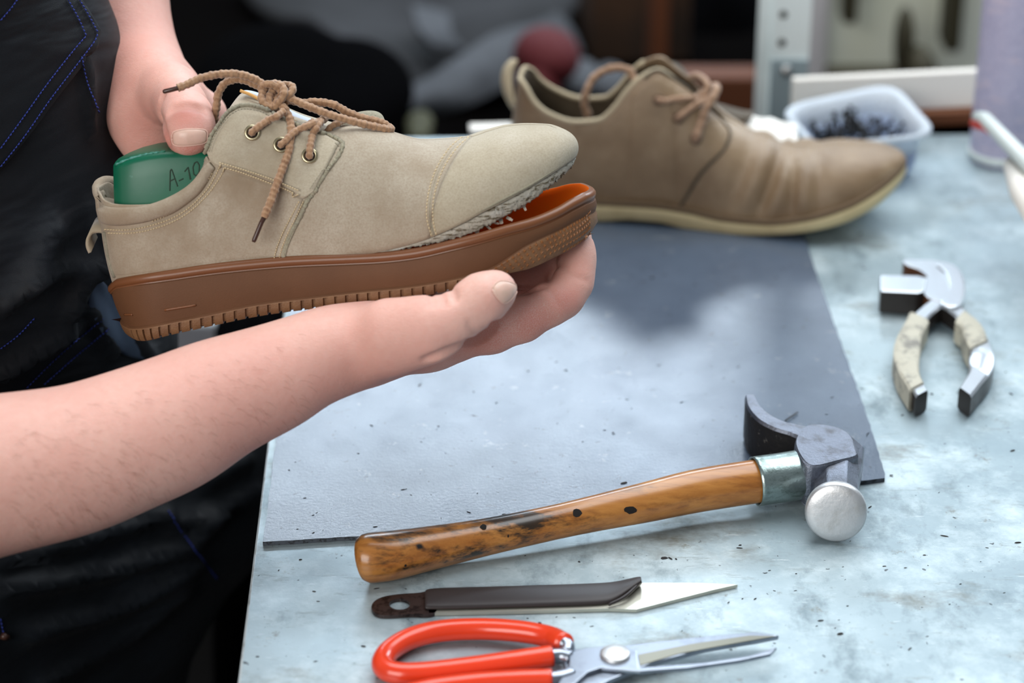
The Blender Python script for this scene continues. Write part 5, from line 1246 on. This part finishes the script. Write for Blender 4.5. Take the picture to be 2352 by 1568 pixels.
# ================= person: signed-distance body, polygonised with surface nets
class Field:
    """camera-metric coordinates: x right, y up, z depth"""
    def __init__(s, lo, hi, h):
        s.lo = np.array(lo, float); s.h = h; s.n = np.ceil((np.array(hi) - s.lo) / h).astype(int) + 1
        s.f = np.full(s.n, .03 if h < .003 else .08, np.float32)
    def sub(s, lo, hi):
        a = np.clip(np.floor((lo - s.lo) / s.h).astype(int), 0, s.n); b = np.clip(np.ceil((hi - s.lo) / s.h).astype(int) + 1, 0, s.n)
        return tuple(slice(a[i], b[i]) for i in range(3)), a, b
    def capsule(s, p, q, ra, rb, k=.008, sz=1.0, mode='u'):
        p = np.array(p); q = np.array(q); m = max(ra, rb) * max(1, sz) + max(k, .004) * 1.5 + .004
        sl, a, b = s.sub(np.minimum(p, q) - m, np.maximum(p, q) + m)
        if np.any(b <= a): return
        X, Y, Z = np.meshgrid(*[s.lo[i] + s.h * np.arange(a[i], b[i]) for i in range(3)], indexing='ij')
        d = q - p; S_ = np.array([1, 1, 1 / sz]); d2 = d * S_; L2 = max(float(d2 @ d2), 1e-12)
        x, y, z = (X - p[0]), (Y - p[1]), (Z - p[2]) / sz
        t = np.clip((x * d2[0] + y * d2[1] + z * d2[2]) / L2, 0, 1)
        r_ = ra + (rb - ra) * t
        D = np.sqrt((x - t * d2[0]) ** 2 + (y - t * d2[1]) ** 2 + (z - t * d2[2]) ** 2) - r_
        A = s.f[sl]
        if mode == 'u':
            h = np.maximum(k - np.abs(A - D), 0) / k; s.f[sl] = np.minimum(A, D) - h * h * k * .25
        else:                                     # carve a groove
            D = -D; h = np.maximum(k - np.abs(A - D), 0) / k; s.f[sl] = np.maximum(A, D) + h * h * k * .25
    def mesh(s, smooth=1):
        f = s.f; n = s.n; ins = f < 0
        V = {}; 
        c = ins[:-1, :-1, :-1].astype(np.int8)
        tot = np.zeros_like(c, dtype=np.int8)
        for dx in (0, 1):
            for dy in (0, 1):
                for dz in (0, 1): tot += ins[dx:n[0] - 1 + dx, dy:n[1] - 1 + dy, dz:n[2] - 1 + dz]
        cells = np.argwhere((tot > 0) & (tot < 8)); idx = -np.ones(tot.shape, np.int64); idx[tuple(cells.T)] = np.arange(len(cells))
        acc = np.zeros((len(cells), 3)); cnt = np.zeros(len(cells))
        cor = [(x_, y_, z_) for x_ in (0, 1) for y_ in (0, 1) for z_ in (0, 1)]
        for a in cor:
            for ax in range(3):
                if a[ax] == 0:
                    b = list(a); b[ax] = 1
                    fa = f[cells[:, 0] + a[0], cells[:, 1] + a[1], cells[:, 2] + a[2]]; fb = f[cells[:, 0] + b[0], cells[:, 1] + b[1], cells[:, 2] + b[2]]
                    m = (fa < 0) != (fb < 0); t = np.where(m, fa / np.where(m, fa - fb, 1), 0)
                    P_ = np.tile(np.array(a, float), (len(cells), 1)); P_[:, ax] = t; acc[m] += P_[m]; cnt[m] += 1
        vert = (cells + acc / np.maximum(cnt, 1)[:, None]) * s.h + s.lo
        Q = []
        for ax in range(3):
            u, v = (ax + 1) % 3, (ax + 2) % 3
            sa = [slice(1, n[i] - 1) for i in range(3)]; sa[ax] = slice(0, n[ax] - 1); sb = list(sa); sb[ax] = slice(1, n[ax])
            A, B = ins[tuple(sa)], ins[tuple(sb)]; e = np.argwhere(A != B)
            base = e.copy(); off = np.array([1, 1, 1]); off[ax] = 0; base = e + off
            def cell(du, dv):
                q = base.copy(); q[:, u] -= du; q[:, v] -= dv; return idx[tuple(q.T)]
            quad = np.stack([cell(0, 0), cell(1, 0), cell(1, 1), cell(0, 1)], 1)
            fl = A[tuple(e.T)]; quad[~fl] = quad[~fl][:, ::-1]; Q.append(quad)
        Q = np.vstack(Q); Q = Q[(Q >= 0).all(1)]
        for _ in range(smooth):
            s_ = np.zeros_like(vert); c_ = np.zeros(len(vert))
            for i in range(4):
                a, b = Q[:, i], Q[:, (i + 1) % 4]; np.add.at(s_, a, vert[b]); np.add.at(s_, b, vert[a]); np.add.at(c_, a, 1); np.add.at(c_, b, 1)
            vert = vert * .4 + .6 * s_ / np.maximum(c_, 1)[:, None]
        return vert, Q
def rr(px, d): return px * d / FPX
def chain(fd, pts, k=.006, sz=1.0, spl=0):
    """pts: (px,py,depth,radius px[,sz])"""
    if spl: pts = [tuple(q) for q in catmull([np.array(p, float) for p in pts], spl)]
    for a, b in zip(pts[:-1], pts[1:]):
        z_ = (a[4] + b[4]) / 2 if len(a) > 4 else sz
        fd.capsule(cam_xyz(*a[:3]), cam_xyz(*b[:3]), rr(a[3], a[2]), rr(b[3], b[2]), k, z_)
def sub_union(fd, pts, k_in, k_out, sz=1.0):
    g = Field.__new__(Field); g.lo = fd.lo; g.h = fd.h; g.n = fd.n; g.f = np.full(fd.n, .03, np.float32)
    chain(g, pts, k_in, sz)
    h = np.maximum(k_out - np.abs(fd.f - g.f), 0) / k_out; fd.f = np.minimum(fd.f, g.f) - h * h * k_out * .25
def carve(fd, pts, k=.002):
    for a, b in zip(pts[:-1], pts[1:]): fd.capsule(cam_xyz(*a[:3]), cam_xyz(*b[:3]), rr(a[3], a[2]), rr(b[3], b[2]), k, 1, 'c')
HV = .0015
# ---- near (right) arm
RA = [(-520, 1150, 1.235, 196), (-200, 1128, 1.25, 190), (0, 1089, 1.262, 178), (170, 1056, 1.272, 166), (300, 1010, 1.280, 156), (400, 970, 1.286, 149), (500, 918, 1.292, 134), (625, 868, 1.300, 118)]
A_ = Field(cam_xyz(-760, 1440, 1.22) - np.array([.0, .0, .09]), cam_xyz(1420, 480, 1.40) + np.array([0, 0, .05]), HV)
chain(A_, [r_ + (1.05,) for r_ in RA] + [(700, 832, 1.304, 103, 1.05), (760, 809, 1.310, 99, 1.15), (820, 794, 1.316, 92, 1.25), (880, 780, 1.322, 83, 1.35)], .004, 1, 5)
# palm
sub_union(A_, [(850, 800, 1.335, 72), (985, 775, 1.350, 60), (1085, 758, 1.362, 54)], .02, .012, 1.3)
sub_union(A_, [(870, 782, 1.365, 66), (1000, 745, 1.392, 56), (1060, 716, 1.402, 50)], .02, .012)
# fingers: little, ring, middle, index
for pts in ([(1020, 716, 1.420, 50), (1130, 668, 1.430, 44), (1205, 628, 1.434, 40), (1250, 578, 1.432, 34)],
            [(1050, 712, 1.400, 54), (1195, 650, 1.408, 46), (1268, 600, 1.412, 42), (1300, 540, 1.410, 36)],
            [(1075, 725, 1.372, 58), (1210, 648, 1.373, 55), (1285, 594, 1.377, 49), (1320, 548, 1.380, 40)],
            [(1060, 772, 1.348, 52), (1130, 757, 1.346, 51), (1200, 733, 1.346, 49), (1262, 698, 1.348, 47), (1296, 682, 1.352, 46)]):
    sub_union(A_, pts, .006, .005)
sub_union(A_, [(1292, 684, 1.352, 46.5), (1316, 650, 1.356, 42), (1322, 622, 1.358, 38), (1327, 590, 1.360, 37), (1330, 566, 1.362, 35)], .006, .003)
# thumb with thenar
sub_union(A_, [(850, 798, 1.302, 70), (900, 774, 1.296, 78), (985, 756, 1.288, 67), (1035, 737, 1.287, 58)], .012, .007)
sub_union(A_, [(1030, 738, 1.287, 56), (1078, 706, 1.287, 53), (1112, 684, 1.288, 56), (1141, 667, 1.290, 46)], .006, .005)
# creases, cut where the skin lies
v0_, q0_ = A_.mesh(1); pre = Caster([(cam2world(v0_), q0_)], 1.30)
def surf(pts, k=.003, sink=.3):
    P_ = resample(catmull([np.array(p, float) for p in pts], 8), step=4)
    C3 = []
    for (a, b, r_) in P_:
        p, nn = pre(a, b, 0); c = p - CAM; C3.append((np.array([c.dot(RT), c.dot(UP), c.dot(FWD)]), r_ * 1.3 / FPX))
    for a, b in zip(C3[:-1], C3[1:]): A_.capsule(a[0], b[0], max(a[1], .0004), max(b[1], .0004), k, 1, 'c')
surf([(1138, 740, 4), (1126, 752, 8), (1100, 772, 9), (1060, 795, 6), (1010, 815, 3), (975, 828, .5)], .004)
surf([(1010, 668, 3), (1016, 684, 4), (1020, 700, 2)], .003); surf([(990, 675, 2), (994, 690, 3), (996, 700, 1)], .003); surf([(1034, 662, 3), (1042, 678, 4), (1046, 692, 1)], .003)
surf([(1200, 676, 1), (1230, 664, 3), (1256, 652, 4), (1262, 636, 4), (1278, 612, 3), (1292, 600, 1)], .002)
surf([(1256, 655, 4), (1270, 672, 2.5), (1282, 704, 1.5)], .002)
surf([(1290, 606, 3), (1305, 624, 2.5), (1335, 640, 2), (1354, 646, 1)], .002)
surf([(1075, 738, 1), (1082, 752, 1.6), (1096, 764, 2)], .002)
vA, qA = A_.mesh(2)
# ---- far (left) arm and hand
B_ = Field(cam_xyz(60, 470, 1.26), cam_xyz(700, -460, 1.60) + np.array([.02, .03, .0]), .0017)
chain(B_, [(262, -440, 1.50, 118), (275, -200, 1.49, 108), (286, 0, 1.475, 98), (300, 100, 1.462, 98), (324, 170, 1.448, 99), (352, 225, 1.43, 95), (380, 262, 1.425, 84)], .004, 1, 4)
sub_union(B_, [(318, 190, 1.43, 84), (315, 265, 1.415, 62), (336, 320, 1.415, 50), (372, 360, 1.43, 44)], .012, .014)
sub_union(B_, [(350, 190, 1.42, 74), (392, 218, 1.395, 62), (420, 246, 1.368, 56)], .012, .014)
sub_union(B_, [(412, 236, 1.372, 50), (430, 268, 1.344, 53), (434, 292, 1.333, 53), (434, 309, 1.329, 51)], .008, .007)
for pts in ([(410, 218, 1.43, 60), (470, 262, 1.445, 46), (500, 330, 1.452, 42), (500, 400, 1.45, 36)], [(395, 240, 1.45, 56), (450, 300, 1.47, 44), (476, 380, 1.475, 40), (470, 440, 1.47, 34)],
            [(375, 260, 1.46, 52), (420, 330, 1.485, 42), (440, 400, 1.49, 38), (430, 450, 1.48, 32)], [(350, 280, 1.45, 46), (380, 350, 1.48, 36), (395, 410, 1.49, 33), (385, 445, 1.48, 28)]):
    sub_union(B_, pts, .006, .006)
carve(B_, [(392, 246, 1.326, 2), (430, 238, 1.318, 3.5), (468, 250, 1.328, 2)], .003)
v0_, q0_ = B_.mesh(1); preB = Caster([(cam2world(v0_), q0_)], 1.34)
def surfB(pts, k=.003):
    P_ = resample(catmull([np.array(p, float) for p in pts], 8), step=4); C3 = []
    for (a, b, r_) in P_:
        p, nn = preB(a, b, 0); c = p - CAM; C3.append((np.array([c.dot(RT), c.dot(UP), c.dot(FWD)]), r_ * 1.3 / FPX))
    for a, b in zip(C3[:-1], C3[1:]): B_.capsule(a[0], b[0], max(a[1], .0004), max(b[1], .0004), k, 1, 'c')
surfB([(388, 262, 1), (402, 246, 2.5), (430, 240, 3), (456, 246, 2.5), (474, 262, 1)], .003)
surfB([(396, 254, 1), (428, 249, 1.6), (462, 255, 1)], .002)
surfB([(374, 216, 1), (366, 250, 4), (372, 290, 6), (384, 330, 4)], .004)
vB, qB = B_.mesh(2)
# ---- trunk, shoulders, legs (mostly under clothes or outside the frame)
def W3(x_, y_, z_): 
    v = Vector((x_, y_, z_)) - CAM; return np.array([v.dot(RT), v.dot(UP), v.dot(FWD)])
elR = np.array(cam_xyz(-520, 1150, 1.235)); elL = np.array(cam_xyz(262, -440, 1.50))
sx = P(-330, 300, 1.45)
T_ = Field(np.array([-1.05, -.75, .95]), np.array([.0, .65, 2.05]), .008)
hip = W3(sx.x - .12, 1.50, .60); che = W3(sx.x - .10, 1.40, 1.05)
for a, b, r1, r2 in ((hip, che, .12, .13),):
    T_.capsule(a, b, r1, r2, .05)
shR = W3(sx.x - .15, 1.23, 1.10); shL = W3(sx.x - .12, 1.60, 1.12)
T_.capsule(che, shR, .08, .06, .05); T_.capsule(che, shL, .08, .06, .05); T_.capsule(che, W3(sx.x - .08, 1.41, 1.25), .07, .055, .05)
T_.capsule(shR, elR, .055, .046, .04)
elL2 = elL; T_.capsule(shL, elL, .052, .034, .04)
vT, qT = T_.mesh(1)
allv = np.vstack([cam2world(vA), cam2world(vB), cam2world(vT)]); allq = np.vstack([qA, qB + len(vA), qT + len(vA) + len(vB)])
person = obj('person', allv, allq[:, ::-1].copy(), M['skin'], None, loc=(sx.x - .12, 1.45, .02))
tag(person, 'person in dark apron holding the pale shoe and green last with both hands', 'person')
# pigment attributes: redness at finger joints, pale dust on the working surfaces
def pxof(v): return 1176 + v[:, 0] / v[:, 2] * FPX, 784 - v[:, 1] / v[:, 2] * FPX
cv = np.vstack([vA, vB, vT]); 
def spot(cx, cy, d, r_): c = cam_xyz(cx, cy, d); return np.exp(-((cv - c) ** 2).sum(1) / (r_ ** 2))
bl = np.zeros(len(cv))
for (a, b, d, r_, s_) in ((1330, 600, 1.33, .018, .8), (1310, 690, 1.33, .016, .9), (1240, 760, 1.33, .02, .8), (1120, 800, 1.33, .03, .6), (1150, 690, 1.27, .010, .4), (1220, 640, 1.35, .02, .6), (960, 850, 1.32, .03, .5), (1080, 790, 1.3, .012, .5),
                    (430, 270, 1.32, .012, .75), (440, 350, 1.32, .010, .8), (385, 330, 1.33, .014, .8), (300, 320, 1.38, .03, .7), (215, 120, 1.42, .05, .6), (400, 240, 1.36, .02, .2), (180, 1200, 1.2, .06, .25), (600, 980, 1.28, .05, .25), (850, 860, 1.3, .04, .45)):
    bl = np.maximum(bl, spot(a, b, d, r_) * s_)
du = np.zeros(len(cv))
for (a, b, d, r_, s_) in ((1180, 750, 1.32, .035, 1), (1290, 700, 1.32, .02, 1), (1320, 620, 1.33, .012, .6), (1060, 830, 1.32, .03, .6), (440, 340, 1.32, .012, .8), (1150, 700, 1.26, .01, .4), (380, 300, 1.34, .01, .5)): du = np.maximum(du, spot(a, b, d, r_) * s_)
for nm, ar in (('blush', bl), ('dust', du)):
    at_ = person.data.attributes.new(nm, 'FLOAT', 'POINT'); at_.data.foreach_set('value', ar.astype(np.float32))
for nm, vv, qq in (('A', vA, qA), ('B', vB, qB)):
    pass
castA = Caster([(cam2world(vA), qA)], 1.30); castBh = Caster([(cam2world(vB), qB)], 1.36)
def nail(cast, pts, rim_off=.0006):
    c = np.mean(np.array(pts, float), 0); ring = catmull([np.array(p, float) for p in pts], 4, closed=True); n = len(ring)
    V = []; lay = [(1.0, -.0002), (.97, .0004), (.85, .0007), (.55, .0010), (.25, .0011)]
    for s_, o_ in lay:
        for q in ring: p, nn = cast(*(c + (q - c) * s_), o_); V.append(p)
    V.append(cast(c[0], c[1], .0011)[0]); F = grid_faces(len(lay), n, closed_c=True) + [((len(lay) - 1) * n + i, (len(lay) - 1) * n + (i + 1) % n, len(V) - 1) for i in range(n)]
    o = obj('nail', V, F, M['nail'], person)
    rp_ = [cast(*(c + (q - c) * 1.04), .0002)[0] for q in ring]; rp_.append(rp_[0]); V_, F_ = tube(rp_, .0004, 6); obj('nail_rim', V_, F_, M['nail_rim'], o)
    bmn = bmesh.new(); bmn.from_mesh(o.data); bmesh.ops.recalc_face_normals(bmn, faces=bmn.faces); bmn.to_mesh(o.data); bmn.free()
nail(castA, [(1132, 664), (1146, 647), (1168, 648), (1186, 658), (1182, 676), (1162, 695), (1146, 686)])
nail(castBh, [(397, 318), (402, 303), (435, 297), (470, 300), (474, 316), (468, 328), (430, 334), (402, 332)])
# fine arm hair
mb = MB(); random.seed(11)
for i in range(480):
    t = random.random(); px_ = 20 + 700 * t; top = np.interp(px_, [0, 300, 500, 650, 750], [905, 845, 778, 742, 722]); bot = np.interp(px_, [0, 166, 288, 387, 498, 625, 753], [1272, 1228, 1180, 1135, 1058, 990, 918])
    py_ = top + (bot - top) * (.15 + .84 * random.random() ** .75)
    if random.random() > .25 + .75 * (1 - t): continue
    an = .45 + random.uniform(-.45, .45) - .5 * (1 - (py_ - top) / (bot - top)); L_ = random.uniform(12, 30)
    q = []
    for k_ in range(4):
        f_ = k_ / 3; p, nn = castA(px_ + L_ * f_ * math.cos(an + .4 * f_), py_ + L_ * f_ * math.sin(an + .4 * f_), .00015 + .0012 * f_); q.append(p)
    V_, F_ = tube(q, [.00006, .00006, .00005, .00003], 3, caps=False); mb.add(V_, F_)
o = mb.build('arm_hair', M['hair'], person); tag(o, kind='stuff'); o['label'] = 'fine dark hairs on the forearm'

# ---- clothing
C_ = Field(np.array([-.62, -.62, 1.12]), np.array([.12, .40, 2.05]), .006)
def cl(pts, k=.05, sz=1.0): chain(C_, pts, k, sz)
cl([(-318, -220, 1.37, 505), (-312, 60, 1.41, 508), (-285, 230, 1.44, 520), (-262, 370, 1.45, 512), (-290, 520, 1.46, 512), (-300, 600, 1.47, 500)], .04, .8)
cl([(-150, 640, 1.50, 360), (60, 780, 1.54, 300), (90, 900, 1.56, 290)], .05, .8)
cl([(-350, 1180, 1.50, 400), (60, 1180, 1.60, 290), (440, 1115, 1.66, 225)], .05)
cl([(280, 1180, 1.64, 240), (200, 1450, 1.68, 215), (130, 1800, 1.80, 230)], .05)
cl([(-300, 1350, 1.52, 380), (-100, 1600, 1.6, 330)], .05)
vC, qC = C_.mesh(2)
# fold relief: ridges running down across the lap
wv = cam2world(vC); px_, py_ = pxof(vC)
nrm = np.zeros_like(wv); 
def vnorm(v, q):
    n_ = np.cross(v[q[:, 1]] - v[q[:, 0]], v[q[:, 2]] - v[q[:, 0]]); N = np.zeros_like(v)
    for i in range(4): np.add.at(N, q[:, i], n_)
    return N / np.maximum(np.linalg.norm(N, axis=1), 1e-9)[:, None]
qf = qC[:, ::-1].copy(); nrm = vnorm(wv, qf)
def ridge(path, wd, am):
    global wv
    P_ = resample(np.array(path, float), step=12); d_ = np.full(len(px_), 1e9); 
    for q in P_: d_ = np.minimum(d_, np.hypot(px_ - q[0], py_ - q[1]))
    wv = wv + nrm * (1.5 * am * np.exp(-(d_ / wd) ** 2))[:, None]
for pth, wd, am in (([(0, 1290), (200, 1235), (380, 1180)], 16, .007), ([(0, 1352), (220, 1310), (420, 1250), (490, 1190)], 20, .008), ([(60, 1450), (280, 1380), (440, 1290)], 24, .007), ([(100, 1568), (300, 1450), (420, 1350)], 22, .006),
                    ([(400, 1200), (480, 1180), (590, 1130)], 18, .006), ([(480, 1100), (560, 1060)], 20, .006), ([(150, 720), (215, 560), (225, 480)], 16, .006), ([(60, 640), (130, 520)], 24, .006), ([(0, 700), (110, 620), (200, 610)], 22, .006),
                    ([(260, 640), (300, 760), (340, 830)], 14, .005), ([(200, 700), (250, 800)], 14, .005), ([(0, 860), (150, 760)], 20, .006), ([(200, 150), (215, 300)], 12, .003)):
    ridge(catmull(pth, 6), wd, am)
wv = wv + nrm * np.array([noise.noise(Vector(tuple(p * np.array([9, 9, 16])))) * .006 for p in wv])[:, None]
apron = obj('apron', wv, qf, M['apron'], person)
castC = Caster([(wv, qf)], 1.45)
# pocket flap panel of the bib
V, F = strip(castC, [(-60, 430), (0, 392), (60, 318), (120, 232), (180, 150), (214, 106)], [(-60, -60), (0, -60), (60, -60), (120, -60), (168, -20), (220, 74)], 60, 24, lambda s, t: .0045)
mb = MB(); mb.add(V, F); fl = make_solid(mb, 'pocket_flap', M['apron'], apron, .003)
castP = Caster([(wv, qf), (V, F)], 1.42)
def seam(path, off=.0008): return stitches(castP, path, 9, 6.6, .0005, off, 'stitching', M['blue_thread'], apron)
seam([(0, 382), (55, 312), (115, 226), (175, 148), (214, 96), (222, 76)]); seam([(0, 340), (50, 272), (105, 195), (165, 118), (196, 82)])
seam([(222, 74), (204, 40), (178, -5)]); seam([(196, 82), (178, 42), (152, -5)]); seam([(0, 46), (24, 18), (40, -5)])
seam([(186, 130), (200, 190), (216, 230), (226, 262)]); seam([(60, 890), (130, 820), (200, 760), (250, 722)], .0006); seam([(100, 882), (170, 820), (230, 770), (262, 745)], .0006)
seam([(0, 800), (40, 770), (80, 728)], .0006); seam([(386, 1172), (420, 1225), (462, 1282), (500, 1330)], .0006); seam([(0, 1420), (6, 1450), (12, 1462)], .0006)
V, F = tube([castP(q[0], q[1], .001)[0] for q in ((2, 1458), (14, 1462))], .0022, 8); obj('rivet', V, F, M['aglet'], apron)
# denim patch between apron and sole, the cloth's bluish highlight put into its colour
V, F = strip(castC, [(202, 700), (236, 770), (290, 820), (336, 826)], [(212, 636), (232, 640), (252, 664), (276, 720)], 24, 16, lambda s, t: .003)
GV = np.array([tuple(p) for p in V]).reshape(24, 16, 3)
for _ in range(12):
    GV[1:-1] = GV[1:-1] * .4 + .3 * (GV[:-2] + GV[2:]); GV[:, 1:-1] = GV[:, 1:-1] * .4 + .3 * (GV[:, :-2] + GV[:, 2:])
V = [Vector(p) for p in GV.reshape(-1, 3)]
mb = MB(); mb.add(V, F); make_solid(mb, 'denim_highlight', M['highlight_denim'], person, .003)
# red sleeve end on the far arm
c0_, c1_ = np.array(P(275, -190, 1.487)), np.array(P(278, -30, 1.478))
pts = [Vector(c0_ + (c1_ - c0_) * t) for t in np.linspace(-.6, .8, 12)]
V, F = tube(pts, [.034 + .003 * math.sin(i) for i in range(12)], 28, caps=False); o = obj('shirt_sleeve', V, F, M['red_shirt'], person); solid(o, .002, 0)
# ------------------------------------------------------------------ light
def area(name, loc, tgt, sx, sy, power, col):
    l = bpy.data.lights.new(name, 'AREA'); l.shape = 'RECTANGLE'; l.size = sx; l.size_y = sy; l.energy = power; l.color = col
    o = bpy.data.objects.new(name, l); COL.objects.link(o); o.location = loc
    o.rotation_euler = (Vector(tgt) - Vector(loc)).to_track_quat('-Z', 'Y').to_euler(); return o
area('back_window_light', (-.35, 5.2, 2.70), (-.1, 1.4, .8), 2.2, .46, 46, (.74, .87, 1))
area('side_fill_light', (2.6, 5.0, 2.75), (.6, 1.5, .8), 1.6, 1.1, 60, (.78, .89, 1))  # unseen lamp added to brighten the far right of the bench
area('skylight', (.5, 2.1, 3.0), (.2, 1.35, .75), 2.6, 2.0, 74, (.93, .97, 1))
area('front_fill_light', (-1.6, -1.6, 2.3), (0, 1.4, .8), 2.2, 1.8, 74, (1, .97, .93))  # soft fill added from the camera side, source unseen
w = bpy.data.worlds.new('world'); SC.world = w; w.use_nodes = True
w.node_tree.nodes['Background'].inputs[0].default_value = (.62, .70, .80, 1); w.node_tree.nodes['Background'].inputs[1].default_value = .2
SC.view_settings.view_transform = 'Standard'; SC.view_settings.look = 'None'; SC.view_settings.gamma = 1
SC.view_settings.use_curve_mapping = False; SC.view_settings.exposure = .28
